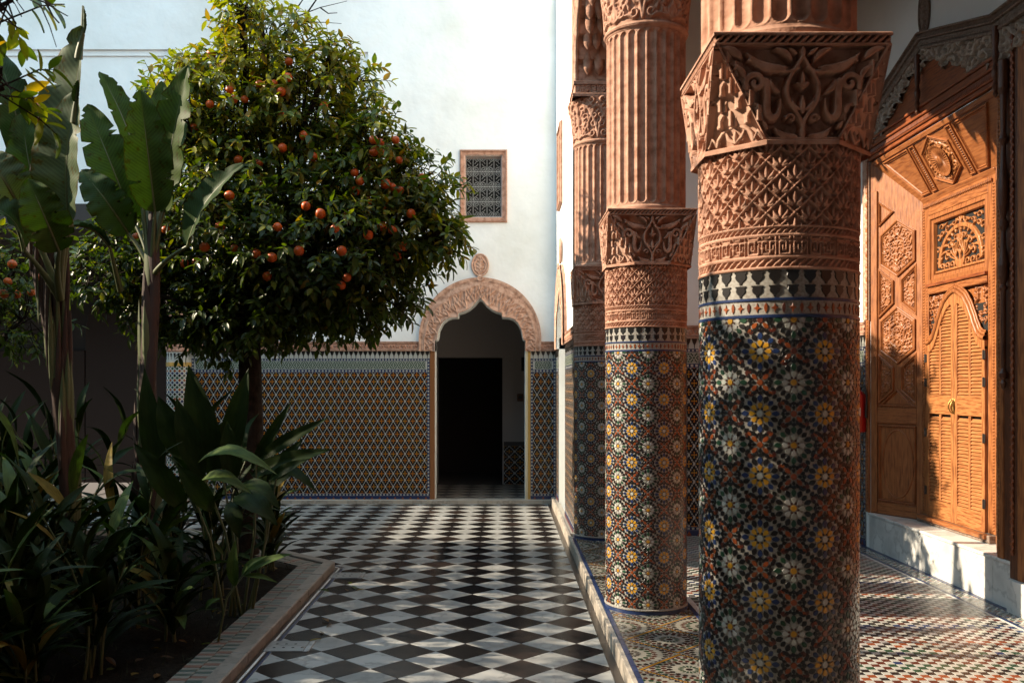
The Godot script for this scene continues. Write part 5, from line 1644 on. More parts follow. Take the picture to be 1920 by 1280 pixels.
	big_leaf(b, 128, 415, 145, 168, 130, 4.80, 4.70, Vector3(-0.35, 0.0, 1), 0.3, 0.04, "banana leaf grey", st, 0, 0.6)
	big_leaf(b, 141, 192, 146, 150, 22, 4.68, 4.66, Vector3(0.2, 0.0, 1), 0.9, 0.0, "banana leaf dark", px(139, 230, 4.69))
	big_leaf(b, 110, 472, 52, 335, 92, 4.75, 4.65, Vector3(0.35, 0.2, 1), 0.4, 0.06, "banana leaf", st)
	big_leaf(b, 78, 420, 40, 210, 84, 5.20, 5.20, Vector3(0.2, 0.1, 1), 0.4, 0.05, "banana leaf", st)
	big_leaf(b, 52, 330, -8, 92, 80, 5.30, 5.30, Vector3(0.5, 0.1, 0.8), 0.5, 0.1, "banana leaf dark", st)
	big_leaf(b, 40, 400, -40, 280, 96, 4.90, 4.80, Vector3(0.2, 0.5, 0.9), 0.3, 0.1, "banana leaf grey", st)
	big_leaf(b, 45, 470, -70, 380, 90, 4.80, 4.60, Vector3(0.1, 0.8, 0.6), 0.4, 0.1, "banana leaf dark", st)
	big_leaf(b, 118, 330, 92, 215, 50, 5.10, 5.10, Vector3(0.2, 0.1, 1), 0.3, 0.03, "banana leaf", st)
	big_leaf(b, 62, 188, 80, 258, 26, 4.90, 4.85, Vector3(0.2, 0.6, 0.7), 0.6, 0.03, "dry leaf", px(60, 184, 4.9))
	big_leaf(b, 155, 64, 155, 10, 16, 4.90, 4.90, Vector3(0.9, 0.0, 0.5), 1.3, 0.0, "banana leaf grey", px(146, 110, 4.91))
	# the tall ginger-like clump that stands out against the tiled wall
	var g := thing("leafy_plant", "clump of long sword shaped leaves standing out against the tiled wall", "plant", Vector3.ZERO, "low leafy plants of the bed")
	for e in [[405, 900, 353, 684, 62, 5.7, 0.15], [380, 900, 330, 745, 48, 5.6, 0.1], [420, 890, 466, 690, 46, 5.9, 0.2], [440, 900, 425, 790, 42, 5.6, 0.1], [470, 880, 548, 750, 22, 5.9, 0.2], [478, 865, 615, 783, 26, 5.8, 0.3], [470, 890, 622, 842, 34, 5.7, 0.4], [500, 905, 568, 822, 28, 5.9, 0.3], [505, 900, 580, 860, 22, 5.6, 0.5], [520, 880, 595, 925, 26, 5.9, 1.0], [372, 866, 522, 892, 40, 5.2, 1.2], [372, 905, 470, 925, 42, 5.2, 1.1], [440, 930, 520, 985, 50, 5.4, 0.9], [455, 905, 525, 955, 40, 5.5, 0.9], [430, 940, 448, 1010, 34, 5.3, 0.6], [300, 905, 270, 690, 44, 6.2, 0.1], [350, 960, 250, 830, 46, 5.3, 0.5], [460, 930, 560, 880, 30, 6.0, 0.3], [400, 960, 330, 870, 40, 5.0, 0.5], [345, 860, 296, 742, 50, 5.9, 0.15]]:
		var mb := MB.new()
		var p := px(e[0], e[1], e[5]); var q := px(e[2], e[3], e[5] - 0.15 * e[6])
		var L := p.distance_to(q)
		blade(mb, p, q, e[4] * e[5] / F, Vector3(0.15, e[6], 1.0), 0.25, L * 0.16 * (e[6] + 0.2), 1, 16, 0.05, 0.4 * e[6])
		part(g, "leaf", mb, M["lily leaf pale" if e[6] > 1.0 else "lily leaf"])
	for e in [[452, 1040, 372, 866], [440, 1040, 415, 880], [455, 1040, 480, 870], [470, 1030, 505, 900], [430, 1050, 440, 930], [462, 1040, 520, 880], [420, 1050, 350, 900]]:
		var mb := MB.new()
		var p := px(e[0], e[1], 5.75); var q := px(e[2], e[3], 5.6)
		p.y = -0.02
		mb.tube([p, p.lerp(q, 0.5) + Vector3(0.03, 0.05, 0), q], [0.010, 0.008, 0.005], 6)
		part(g, "stem", mb, M["stem green"])
	# lone young shoot in front
	g = thing("leafy_shoot", "thin lone shoot with three narrow leaves beside the planter edge", "plant")
	var mb2 := MB.new()
	var p0 := px(405, 1185, 5.0); p0.y = -0.01
	mb2.tube([p0, px(425, 1120, 5.0), px(455, 1078, 5.0)], [0.006, 0.006, 0.004], 6)
	part(g, "stem", mb2, M["stem green"])
	for e in [[455, 1078, 548, 1038, 20], [455, 1080, 520, 1092, 12], [385, 1148, 415, 1120, 14], [452, 1080, 500, 1042, 16], [440, 1100, 441, 1012, 24]]:
		mb2 = MB.new()
		blade(mb2, px(e[0], e[1], 5.0), px(e[2], e[3], 4.95), e[4] * 5.0 / F, Vector3(0, 0.8, 0.8), 0.25, 0.03, 1, 12, 0.03)
		part(g, "leaf", mb2, M["lily leaf pale"])
	# the dark undergrowth
	var spots := [[-2.05, 4.15, 6, 0.55, "leafy plant at the bottom edge nearest the thin lone shoot"], [-2.75, 3.9, 7, 0.85, "leafy plant in the bottom left corner of the picture"], [-2.5, 4.7, 7, 0.8, "leafy plant in the deepest shade at the middle of the bed"], [-3.0, 4.4, 6, 1.0, "leafy plant at the left edge, below the second tall one"], [-2.9, 6.4, 7, 1.2, "leafy plant between banana stems and far path"], [-1.8, 5.15, 4, 0.5, "short leafy plant close to the striped edging"], [-2.0, 4.6, 5, 0.75, "dark leafy plant low at the front of the bed, left of the thin lone shoot"], [-2.45, 5.1, 7, 1.0, "bushy leafy plant in front of the reddish banana stem"], [-2.75, 4.5, 6, 0.95, "leafy plant at the left bottom edge of the picture"], [-1.9, 6.2, 6, 0.95, "leafy plant behind the sword leaved clump by the planter corner"], [-2.9, 5.6, 7, 1.15, "leafy plant between the two banana plants"], [-3.2, 5.0, 6, 1.2, "tall leafy plant at the left edge below the long banana leaf"], [-3.3, 6.4, 7, 1.3, "leafy plant behind the left banana plant"], [-2.4, 6.9, 6, 1.1, "leafy plant at the foot of the orange tree trunk"], [-2.15, 5.5, 6, 0.85, "leafy plant left of the sword leaved clump"], [-1.75, 7.1, 5, 0.7, "small leafy plant at the cut corner of the bed"], [-3.9, 7.2, 7, 1.2, "leafy plant deep in the shade at the far left of the bed"], [-2.3, 4.0, 5, 0.6, "low leafy plant at the very bottom of the bed"]]
	for i in spots.size():
		var e: Array = spots[i]
		leafy_plant(e[4], Vector3(e[0], 0, -e[1]), e[2], e[3], 0.42, 0.056, 100 + i)
	# litter and blades on the soil
	var lit := MB.new()
	rng.seed = 77
	for i in 900:
		var p := Vector3(rng.randf_range(-4.5, -1.58), 0.004, -rng.randf_range(3.4, 8.2))
		if p.x - p.z > 5.6: continue
		var dr := Vector3(rng.randf() - 0.5, rng.randf() * 0.9, rng.randf() - 0.5).normalized()
		lit.tri(p, p + Vector3(0.006, 0, 0.003), p + dr * rng.randf_range(0.03, 0.1))
	var fallen := MultiMesh.new()
	fallen.transform_format = MultiMesh.TRANSFORM_3D
	fallen.use_colors = true
	fallen.mesh = citrus_leaf(Color(1, 1, 1)).mesh()
	fallen.instance_count = 150
	for i in 150:
		var p := Vector3(rng.randf_range(-3.8, -1.55), 0.02, -rng.randf_range(3.6, 7.4))
		if i < 18: p = Vector3(rng.randf_range(-1.5, -0.9), 0.05 if i % 3 else 0.006, -rng.randf_range(4.2, 7.0))
		if i < 18 and p.x > -1.26: p.y = 0.006
		fallen.set_instance_transform(i, Transform3D(Basis.from_euler(Vector3(rng.randf_range(-0.3, 0.3), rng.randf() * TAU, rng.randf_range(-0.4, 0.4))) * Basis.from_scale(Vector3.ONE * rng.randf_range(0.5, 1.0)), p))
		fallen.set_instance_color(i, [Color(0.16, 0.08, 0.03), Color(0.22, 0.14, 0.03), Color(0.09, 0.05, 0.03), Color(0.06, 0.08, 0.02)][i % 4])
	var fl := MultiMeshInstance3D.new()
	fl.multimesh = fallen; fl.material_override = M["citrus leaf"]
	named(fl, "fallen_leaves", self)
	fl.set_meta("kind", "stuff")
	tag(fl, "brown and yellow fallen leaves scattered over the soil and its edging", "fallen leaves")
	var gs := part(self, "ground_cover", lit, M["grass"], true)
	tag(gs, "sparse thin grass and litter on the dark soil of the bed", "grass")

# ---------------------------------------------------------------- the place
func make_floor() -> void:
	var fl := setting("courtyard_floor")
	var flat := Transform3D(Basis(Vector3(1, 0, 0), Vector3(0, 0, -1), Vector3(0, 1, 0)), Vector3.ZERO)
	var bed := MB.new()
	bed.prism(PackedVector2Array([Vector2(-1.4, -5.0), Vector2(0.577, -5.0), Vector2(0.577, 11.4), Vector2(-10.4, 11.4), Vector2(-10.4, 9.05), Vector2(-2.97, 9.05), Vector2(-1.4, 7.5)]), flat, -0.3, -0.004)
	part(fl, "mortar_bed", bed, M["grout"])
	var region := PackedVector2Array([Vector2(-1.21, 1.7), Vector2(0.531, 1.7), Vector2(0.531, 11.1), Vector2(-6.6, 11.1), Vector2(-6.6, 8.94), Vector2(-2.92, 8.94), Vector2(-1.21, 7.23)])
	var dg := 0.3017
	var h := dg / 2 - 0.0012
	var dia := PackedVector2Array([Vector2(0, -h), Vector2(h, 0), Vector2(0, h), Vector2(-h, 0)])
	var full := MB.new()
	full.prism(dia, Transform3D(), -0.015, 0.0, 0.0012)
	var fm := full.mesh()
	rng.seed = 4
	for i in range(-46, 4):
		for j in range(-52, 6):
			if (i + j) % 2 != 0: continue
			var c := Vector2(0.1017 + i * dg / 2, 10.685 + j * dg / 2)
			if c.x < -942.0 / F * c.y - 0.3 or c.y < 1.9: continue
			var black := posmod(i, 2) == 0
			var m: StandardMaterial3D = M[("black marble %d" if black else "white marble %d") % [0, 0, 1, 1, 2][rng.randi() % 5]]
			var t := flat * Transform3D(Basis.from_euler(Vector3(rng.randf_range(-0.003, 0.003), rng.randf_range(-0.003, 0.003), 0)), Vector3(c.x, c.y, rng.randf_range(-0.0006, 0.0006)))
			var poly := PackedVector2Array()
			for p in dia: poly.append(p + c)
			var inside := true
			for p in poly: inside = inside and Geometry2D.is_point_in_polygon(p, region)
			if inside: piece(fl, "black_tile" if black else "white_tile", fm, m, t)
			else:
				for cut in Geometry2D.intersect_polygons(poly, region):
					if cut.size() < 3: continue
					var q := PackedVector2Array()
					for p in cut: q.append(p - c)
					if Geometry2D.is_polygon_clockwise(q): q.reverse()
					var mb := MB.new()
					mb.prism(q, Transform3D(), -0.015, 0.0)
					piece(fl, "black_tile" if black else "white_tile", mb.mesh(), m, t)
	# dark band along the kerb
	for k in 14:
		var mb := MB.new()
		mb.box(Transform3D(Basis(), Vector3(0.5545, -0.007, -(0.6 + 0.75 * k + 0.375))), Vector3(0.0435, 0.014, 0.7485), 0.001)
		part(fl, "dark_border_slab", mb, M["dark kerb"])
	# gallery platform
	var gal := setting("gallery_floor")
	var base := MB.new()
	base.box(Transform3D(Basis(), Vector3(1.78, -0.06, -2.6)), Vector3(2.38, 0.286, 11.2))
	base.box(Transform3D(Basis(), Vector3(0.62, -0.06, -9.75)), Vector3(0.06, 0.286, 2.8))
	part(gal, "platform", base, M["grout"])
	rng.seed = 6
	for k in 21:
		var mb := MB.new()
		mb.box(Transform3D(Basis(Vector3(0, 1, 0), rng.randf_range(-0.002, 0.002)), Vector3(0.588 + rng.randf_range(-0.003, 0.003), 0.042 + rng.randf_range(-0.002, 0.002), -(1.2 + 0.48 * k))), Vector3(0.026, 0.094, 0.4785), 0.003)
		part(gal, "kerb_stone", mb, M["sill marble"])
	for k in 76:
		var mb := MB.new()
		mb.box(Transform3D(Basis(), Vector3(0.613, 0.086, -(1.3 + 0.09 * k))), Vector3(0.023, 0.008, 0.0885), 0.001)
		part(gal, "blue_edge_tile", mb, M["blue glaze"])
	var ct := MB.new()
	ct.quad_uv(Vector3(0.626, 0.089, -1.0), Vector3(1.1, 0.089, -1.0), Vector3(1.1, 0.089, -8.2), Vector3(0.626, 0.089, -8.2), Vector2(0, 0), Vector2(1, 14))
	part(gal, "star_carpet", ct, M["carpet zellige"])
	for e in [[1.1, 1.125, "blue glaze"], [1.126, 1.16, "step marble"], [2.78, 2.8, "step marble"], [2.801, 2.825, "blue glaze"], [2.93, 2.965, "blue glaze"]]:
		var mb := MB.new()
		mb.box(Transform3D(Basis(), Vector3((e[0] + e[1]) / 2, 0.086, -4.6)), Vector3(e[1] - e[0], 0.0085, 7.19), 0.001)
		part(gal, "border_strip", mb, M[e[2]])
	ct = MB.new()
	ct.quad_uv(Vector3(2.826, 0.089, -1.0), Vector3(2.93, 0.089, -1.0), Vector3(2.93, 0.089, -8.2), Vector3(2.826, 0.089, -8.2), Vector2(0, 0), Vector2(1, 60))
	part(gal, "border_mosaic", ct, M["diamond zellige"])
	var s := 0.0405
	var cols := [BLACK, GREEN * 0.7, BLACK, ORANGE, BROWN, BLACK, BROWN, BLUE, BLACK, BROWN, ORANGE, BLACK, GREEN * 0.6, BROWN]
	var names := ["black", "green", "black", "orange", "brown", "black", "brown", "blue", "black", "brown", "orange", "black", "green", "brown"]
	var pm := MB.new()
	pm.box(Transform3D(), Vector3(s - 0.0015, 0.008, s - 0.0015), 0.0008)
	var pmesh := pm.mesh()
	var stuff := []
	var single := []
	for j in 176:
		var z := 1.1 + (j + 0.5) * s
		for i in 40:
			var x := 1.161 + (i + 0.5) * s
			if x > 2.778 or z > 8.19: continue
			var white := (i + j) % 2 == 0
			var ci := posmod(int(j * 0.5) + (1 if (i * 7 + j * 3) % 11 == 0 else 0), 14)
			if rng.randf() < 0.12: ci = rng.randi() % 14
			var t := Transform3D(Basis.from_euler(Vector3(rng.randf_range(-0.012, 0.012), rng.randf_range(-0.05, 0.05), rng.randf_range(-0.012, 0.012))), Vector3(x, 0.0862, -z))
			var u := 942 + F * x / z
			if z < 5.2 and z > 4.05 and u > 1610 and u < 1930: single.append([z, t, "white" if white else names[ci]])
			else: stuff.append([t, tone(WHITE * 1.05 if white else cols[ci], 0.2)])
	single.sort_custom(func(p, q): return p[0] < q[0])
	for k in single.size():
		if k < 298: piece(gal, single[k][2] + "_floor_tile", pmesh, M[single[k][2] + " glaze"], single[k][1])
		else: stuff.append([single[k][1], tone(WHITE if single[k][2] == "white" else cols[names.find(single[k][2])], 0.2)])
	var mm := MultiMesh.new()
	mm.transform_format = MultiMesh.TRANSFORM_3D
	mm.use_colors = true
	mm.mesh = pmesh
	mm.instance_count = stuff.size()
	for k in stuff.size():
		mm.set_instance_transform(k, stuff[k][0]); mm.set_instance_color(k, stuff[k][1])
	var mi := MultiMeshInstance3D.new()
	mi.multimesh = mm; mi.material_override = M["glazed tile"]
	named(mi, "floor_mosaic", gal)
	mi.set_meta("kind", "stuff")
	# planting bed and its edging
	var soil := setting("planting_soil")
	var p := PackedVector3Array()
	var nz := FastNoiseLite.new()
	nz.seed = 3; nz.frequency = 1.3; nz.fractal_octaves = 4
	for j in 70:
		for i in 60:
			var x := -7.0 + i * 5.48 / 59.0; var z := 0.6 + j * 8.1 / 69.0
			var over := maxf(0.0, x + z - 5.72)
			p.append(Vector3(x, -0.005 + nz.get_noise_2d(x * 2.0, z * 2.0) * 0.05 - over * 0.7, -z))
	var sm := MB.new()
	sm.grid(p, 60, 70)
	part(soil, "soil", sm, M["soil"])
	var path := [Vector2(-1.28, 0.8), Vector2(-1.28, 7.2), Vector2(-2.95, 8.87), Vector2(-6.6, 8.87)]
	var edge := thing("planter_edging", "low raised stone and striped tile edging round the planting bed", "planter edging")
	rng.seed = 8
	for k in 3:
		var a: Vector2 = path[k]; var b: Vector2 = path[k + 1]
		var L := a.distance_to(b)
		var dr := (b - a) / L
		var inn := Vector2(-dr.y, dr.x)     # towards the bed
		var bt := Transform3D(Basis(Vector3(dr.x, 0, -dr.y), Vector3(0, 1, 0), Vector3(dr.x, 0, -dr.y).cross(Vector3(0, 1, 0))), Vector3(a.x, 0, -a.y))
		var sg := -1.0 if bt.basis.z.dot(Vector3(inn.x, 0, -inn.y)) < 0 else 1.0
		var n := int(ceil(L / 0.5))
		for i in n:
			var mb := MB.new()
			mb.box(bt * Transform3D(Basis(), Vector3((i + 0.5) * L / n, 0.012 + rng.randf_range(-0.001, 0.001), 0.045 * sg)), Vector3(L / n - 0.002, 0.085, 0.088), 0.006)
			part(edge, "kerb_stone", mb, M["edging stone"])
		for e in [[-0.012, 0.02, "dark kerb"], [-0.03, 0.012, "step marble"], [-0.045, 0.013, "black glaze"], [-0.058, 0.011, "blue glaze"]]:
			var mb := MB.new()
			mb.box(bt * Transform3D(Basis(), Vector3(L / 2, -0.006, e[0] * sg)), Vector3(L, 0.012 + e[1] * 0.02, e[1]), 0.001)
			part(edge, "channel_strip", mb, M[e[2]])
		if k == 2: continue
		n = int(L / 0.034)
		var tm := MB.new()
		tm.box(Transform3D(), Vector3(0.0315, 0.02, 0.083), 0.002)
		var tmesh := tm.mesh()
		for i in n:
			for row in 2:
				var c: String = ["pale strip", "green tile", "pale strip", "clay tile", "pale strip", "green tile"][(i + row) % 6]
				if k == 0 and a.y + (i * 0.034) < 2.8: continue
				piece(edge, "strip_tile", tmesh, M[c], bt * Transform3D(Basis.from_euler(Vector3(0, rng.randf_range(-0.02, 0.02), 0)), Vector3((i + 0.5) * 0.034, 0.03 + rng.randf_range(-0.0015, 0.0015), (0.135 + row * 0.0865) * sg)))
		var bd := MB.new()
		bd.box(bt * Transform3D(Basis(), Vector3(L / 2, -0.03, 0.18 * sg)), Vector3(L, 0.12, 0.18))
		part(edge, "mortar", bd, M["edging stone"])
	for e in [[5.04, "marble drain cover beside the planter edging, the one nearer the camera"], [6.92, "marble drain cover at the corner of the planter edging"]]:
		var dc := thing("drain_cover", e[1], "drain cover", Vector3(-1.155, 0.0, -e[0]), "drain covers beside the planter")
		var mb := MB.new()
		mb.box(Transform3D(Basis(), Vector3(0, 0.0, 0)), Vector3(0.21, 0.012, 0.19), 0.002)
		part(dc, "plate", mb, M["white marble 2"])
		mb = MB.new()
		mb.box(Transform3D(Basis(), Vector3(0.122, 0.0, 0)), Vector3(0.03, 0.012, 0.2), 0.002)
		part(dc, "side_strip", mb, M["white marble 0"])
		for i in 3:
			for j in 2:
				mb = MB.new()
				mb.lathe(Transform3D(Basis(), Vector3(-0.06 + 0.05 * i, 0.0055, -0.035 + 0.07 * j)), [Vector2(0.009, 0.0), Vector2(0.007, 0.0014), Vector2(0.0001, 0.0014)], 10)
				part(dc, "hole", mb, M["dark void"])

func make_walls() -> void:
	var vine := carve_vine()
	var mer := MB.new()
	var mp := PackedVector2Array()
	for e in [[-0.003, 0.0], [0.003, 0.0], [0.004, 0.03], [0.018, 0.056], [0.02, 0.07], [0.023, 0.075], [0.023, 0.084], [-0.023, 0.084], [-0.023, 0.075], [-0.02, 0.07], [-0.018, 0.056], [-0.004, 0.03]]: mp.append(Vector2(e[0], e[1]))
	mer.prism(mp, Transform3D(), 0.006, 0.0095, 0.001)
	var mm := mer.mesh()
	# far wall
	var t := Transform3D(Basis(), Vector3(0, 0, -11.2))
	var o := thing("far_wall", "white plastered far wall with tiled foot, carved frieze and arched door opening", "wall")
	part(o, "plaster_face", wall_cells(t, -10.5, 0.0, 0.64, 7.6, [[-6.5, 3.9, -3.97, 5.397, 0.03], [-6.5, 3.9, -4.04, 5.33, 0.05], [-3.5, 2.9, -1.6, 5.366, 0.03], [-3.43, 2.96, -1.67, 5.30, 0.05], [-0.444, 3.399, -0.007, 4.134, 9], [-0.803, -1, 0.271, 2.42, 9], [-6.6, -1, -3.96, 3.35, 9]]), M["white plaster"])
	var back := MB.new()
	back.box(Transform3D(Basis(), Vector3(-2.4, 6.3, -11.7)), Vector3(17.0, 2.6, 0.3))
	part(o, "core", back, M["white plaster"])
	dado(o, t, -3.70, -0.865, 0.036, vine, mm); dado(o, t, 0.335, 0.636, 0.036, vine, mm)
	for e in [[-0.864, -0.804, "brown tile"], [0.272, 0.303, "cream tile"], [0.304, 0.334, "gold tile"]]:
		var mb := MB.new()
		mb.box(t * Transform3D(Basis(), Vector3((e[0] + e[1]) / 2, 0.92, -0.14)), Vector3(e[1] - e[0], 1.77, 0.31), 0.003)
		part(o, "jamb_strip", mb, M[e[2]])
	arch_surround(o, t, -0.266)
	grille_window(o, t * Transform3D(Basis(), Vector3(-0.508, 3.335, 0)))
	# room behind the arch
	var rm := thing("passage_walls", "white passage behind the arched opening, its shade put into the wall colour, with a dark inner doorway", "wall")
	var t2 := Transform3D(Basis(), Vector3(0, 0, -13.0))
	part(rm, "back_wall", wall_cells(t2, -2.2, 0.0, 1.3, 3.2, [[-0.9, -1, 0.0, 1.783, 9], [0.0, 1.86, 0.17, 1.875, 0.012], [-2, 1.875, 0.17, 1.887, 0.012], [0.165, 0.75, 0.178, 1.887, 0.012]]), M["shade toned plaster"])  # white plaster darkened so its colour carries the shade of the passage
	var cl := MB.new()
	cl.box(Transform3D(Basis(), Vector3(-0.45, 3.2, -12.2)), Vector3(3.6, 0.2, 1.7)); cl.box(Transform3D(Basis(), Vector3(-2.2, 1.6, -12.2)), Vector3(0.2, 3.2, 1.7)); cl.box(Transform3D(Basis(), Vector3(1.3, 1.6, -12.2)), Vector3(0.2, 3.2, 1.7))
	part(rm, "side_walls_and_ceiling", cl, M["shade toned plaster"])
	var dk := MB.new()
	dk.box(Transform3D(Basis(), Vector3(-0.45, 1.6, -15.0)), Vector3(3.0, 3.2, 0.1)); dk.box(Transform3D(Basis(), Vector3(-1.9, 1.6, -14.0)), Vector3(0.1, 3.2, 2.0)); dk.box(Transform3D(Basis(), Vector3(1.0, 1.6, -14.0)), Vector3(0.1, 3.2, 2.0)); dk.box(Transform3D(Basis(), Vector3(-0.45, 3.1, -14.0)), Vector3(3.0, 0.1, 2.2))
	part(rm, "dark_inner_room", dk, M["shade darkened plaster"])  # darkness of the inner room put into its wall colour
	part(rm, "zellige_foot", textured(t2, 0.02, 0.036, 1.2, 0.56, 0.006, Vector2(0.6, 0.6)), M["lattice zellige"])
	var bf := MB.new()
	bf.prism(rect(0.02, 0.56, 1.2, 0.62), t2, 0.0, 0.008)
	part(rm, "foot_band", bf, M["shade darkened plaster"])
	var tb := thing("wall_box", "small brown wall box beside the dark inner doorway", "wall box", Vector3(0.245, 1.23, -12.98))
	bf = MB.new()
	bf.box(Transform3D(), Vector3(0.085, 0.1, 0.03), 0.006)
	part(tb, "case", bf, M["dark wood"])
	bf = MB.new()
	bf.box(Transform3D(Basis(), Vector3(0, 0.005, 0.016)), Vector3(0.05, 0.04, 0.006), 0.002)
	part(tb, "face", bf, M["black iron"])
	tb = thing("black_panel", "black square panel high on the dim passage wall", "panel", Vector3(0.315, 1.69, -12.98))
	bf = MB.new()
	bf.box(Transform3D(), Vector3(0.11, 0.19, 0.03), 0.004)
	part(tb, "case", bf, M["black iron"])
	bf = MB.new()
	bf.box(Transform3D(Basis(), Vector3(0, 0, 0.0155)), Vector3(0.09, 0.17, 0.004), 0.001)
	part(tb, "cover", bf, M["dark void"])
	var pf := setting("passage_floor")
	var fb := MB.new()
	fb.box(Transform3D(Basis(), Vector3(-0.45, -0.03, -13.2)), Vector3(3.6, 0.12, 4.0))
	part(pf, "floor_bed", fb, M["shade darkened plaster"])
	var h := 0.149
	var dm := MB.new()
	dm.prism(PackedVector2Array([Vector2(0, -h), Vector2(h, 0), Vector2(0, h), Vector2(-h, 0)]), Transform3D(), 0.0, 0.006, 0.001)
	var dmesh := dm.mesh()
	for i in 5:
		for j in 5: piece(pf, "white_tile", dmesh, M["edging stone"], Transform3D(Basis(Vector3(1, 0, 0), Vector3(0, 0, -1), Vector3(0, 1, 0)), Vector3(-0.87 + 0.3017 * i, 0.03, -11.6 - 0.3017 * j)))
	# step along the far wall
	var st := thing("wall_step", "low pale stone step along the foot of the far wall", "step")
	for k in 9:
		var mb := MB.new()
		mb.box(Transform3D(Basis(), Vector3(-6.2 + 0.76 * k + 0.38, 0.0, -11.2)), Vector3(0.7585, 0.09, 0.19), 0.004)
		part(st, "step_slab", mb, M["sill marble"])
	# engaged column and dim gallery at the left
	var c := thing("engaged_column", "slim tiled half column at the left end of the far wall", "column", Vector3(-3.84, 0, -11.16))
	var mb := MB.new()
	mb.lathe(Transform3D(), [Vector2(0.142, 0.0), Vector2(0.142, 1.62)], 32)
	for i in mb.uv.size(): mb.uv[i] = Vector2(mb.uv[i].x * 8.0, mb.uv[i].y / 0.11)
	part(c, "diamond_zellige", mb, M["diamond zellige"])
	mb = MB.new()
	mb.lathe(Transform3D(), [Vector2(0.143, 1.621), Vector2(0.145, 1.625), Vector2(0.145, 1.665), Vector2(0.143, 1.67)], 32)
	part(c, "gold_band", mb, M["gold tile"])
	mb = MB.new()
	mb.lathe(Transform3D(), [Vector2(0.142, 1.671), Vector2(0.142, 1.79)], 32)
	part(c, "white_band", mb, M["white glaze"])
	for i in 20: piece(c, "merlon_tile", mm, M["black glaze"], ring_frame(TAU * i / 20, 0.136, 1.70) * Transform3D(Basis.from_scale(Vector3(0.5, 0.9, 1)), Vector3.ZERO))
	mb = MB.new()
	mb.lathe(Transform3D(), [Vector2(0.145, 1.79), Vector2(0.15, 1.81), Vector2(0.146, 1.83)], 32)
	cyl_relief(mb, carve_palmette(), 0.142, 0.142, 1.83, 2.5, 160, 100, 8, 0.008)
	part(c, "carved_shaft", mb, M["carved plaster"])
	o = thing("left_gallery_wall", "left gallery wall, its shade put into dark plaster and an added dark panel", "wall")
	t2 = Transform3D(Basis(), Vector3(0, 0, -13.6))
	part(o, "plaster_face", wall_cells(t2, -10.5, 0.0, -3.6, 4.0, []), M["shade darkened plaster"])  # dim light of the gallery put into the wall colour
	var sd := MB.new()
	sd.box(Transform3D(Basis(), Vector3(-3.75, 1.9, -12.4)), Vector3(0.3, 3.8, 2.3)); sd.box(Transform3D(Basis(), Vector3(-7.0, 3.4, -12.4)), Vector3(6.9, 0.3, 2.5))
	part(o, "side_and_ceiling", sd, M["shade darkened plaster"])
	var pan := MB.new()
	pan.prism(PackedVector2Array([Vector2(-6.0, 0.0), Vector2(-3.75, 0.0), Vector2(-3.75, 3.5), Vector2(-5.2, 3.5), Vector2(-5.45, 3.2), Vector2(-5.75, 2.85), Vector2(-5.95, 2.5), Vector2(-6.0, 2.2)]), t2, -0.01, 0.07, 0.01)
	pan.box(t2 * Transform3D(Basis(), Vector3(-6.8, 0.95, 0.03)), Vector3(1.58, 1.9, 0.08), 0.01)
	part(o, "shade_panel", pan, M["shade wood"])  # near-black panel added where the gallery lies in shade
	var ab := MB.new()
	var ar := []; var rr := []
	for k in 21:
		var a := PI * k / 20.0
		ar.append(Vector3(-5.75 - cos(a) * 0.75, 2.55 + sin(a) * 0.9, -13.58)); rr.append(0.07)
	ar.push_front(Vector3(-6.5, 1.92, -13.58)); rr.append(0.07); ar.append(Vector3(-5.0, 1.92, -13.58)); rr.append(0.07)
	ab.tube(ar, rr, 8)
	part(o, "carved_arch_border", ab, M["carved plaster"])
	# pier between far corner and gallery
	var tp := facing_left(0.637, 11.2)
	o = thing("pier_wall", "sunlit white pier wall at the right end of the courtyard, seen edge on", "wall")
	part(o, "plaster_face", wall_cells(tp, 0.0, 0.0, 3.0, 7.6, [[0.66, 0.05, 1.734, 2.42, 9], [0.764, 3.399, 1.2, 4.134, 9]]), M["white plaster"])
	mb = MB.new()
	mb.box(Transform3D(Basis(), Vector3(1.9, 3.8, -11.2)), Vector3(2.2, 7.6, 0.3)); mb.box(Transform3D(Basis(), Vector3(2.9, 3.8, -9.6)), Vector3(0.2, 7.6, 3.0)); mb.box(Transform3D(Basis(), Vector3(1.1, 2.0, -9.8)), Vector3(0.1, 4.0, 1.4))
	part(o, "core", mb, M["white plaster"])
	dado(o, tp, 0.01, 0.65, 0.09, vine, mm); dado(o, tp, 1.75, 2.99, 0.09, vine, mm)
	arch_surround(o, tp, 1.197, true)
	grille_window(o, tp * Transform3D(Basis(), Vector3(0.7, 3.335, 0)))
	# gallery walls
	var te := Transform3D(Basis(), Vector3(0, 0, -8.2))
	o = thing("gallery_end_wall", "white end wall of the gallery with tiled foot, seen between the columns", "wall")
	part(o, "plaster_face", wall_cells(te, 0.637, 0.08, 3.2, 6.0, []), M["white plaster"])
	dado(o, te, 0.85, 2.95, 0.09, vine, mm)
	var tr_ := facing_left(2.97, 8.2)
	o = thing("gallery_side_wall", "white side wall of the gallery round the wooden doorway", "wall")
	part(o, "plaster_face", wall_cells(tr_, 0.0, 0.0, 12.0, 6.0, [[0.62, 0.2, 2.6, 3.5, 9], [0.66, 0.05, 7.55, 3.45, 9]]), M["white plaster"])
	dado(o, tr_, 0.01, 0.53, 0.09, vine, mm)
	mb = MB.new()
	mb.prism(rect(0.5, 1.92, 0.62, 3.45), tr_, -0.02, 0.016, 0.003)
	part(o, "lace_band_bed", mb, M["grey carved wood"])
	mb = MB.new()
	var up := tr_ * Transform3D(Basis(Vector3(0, 0, 1), PI / 2), Vector3.ZERO)
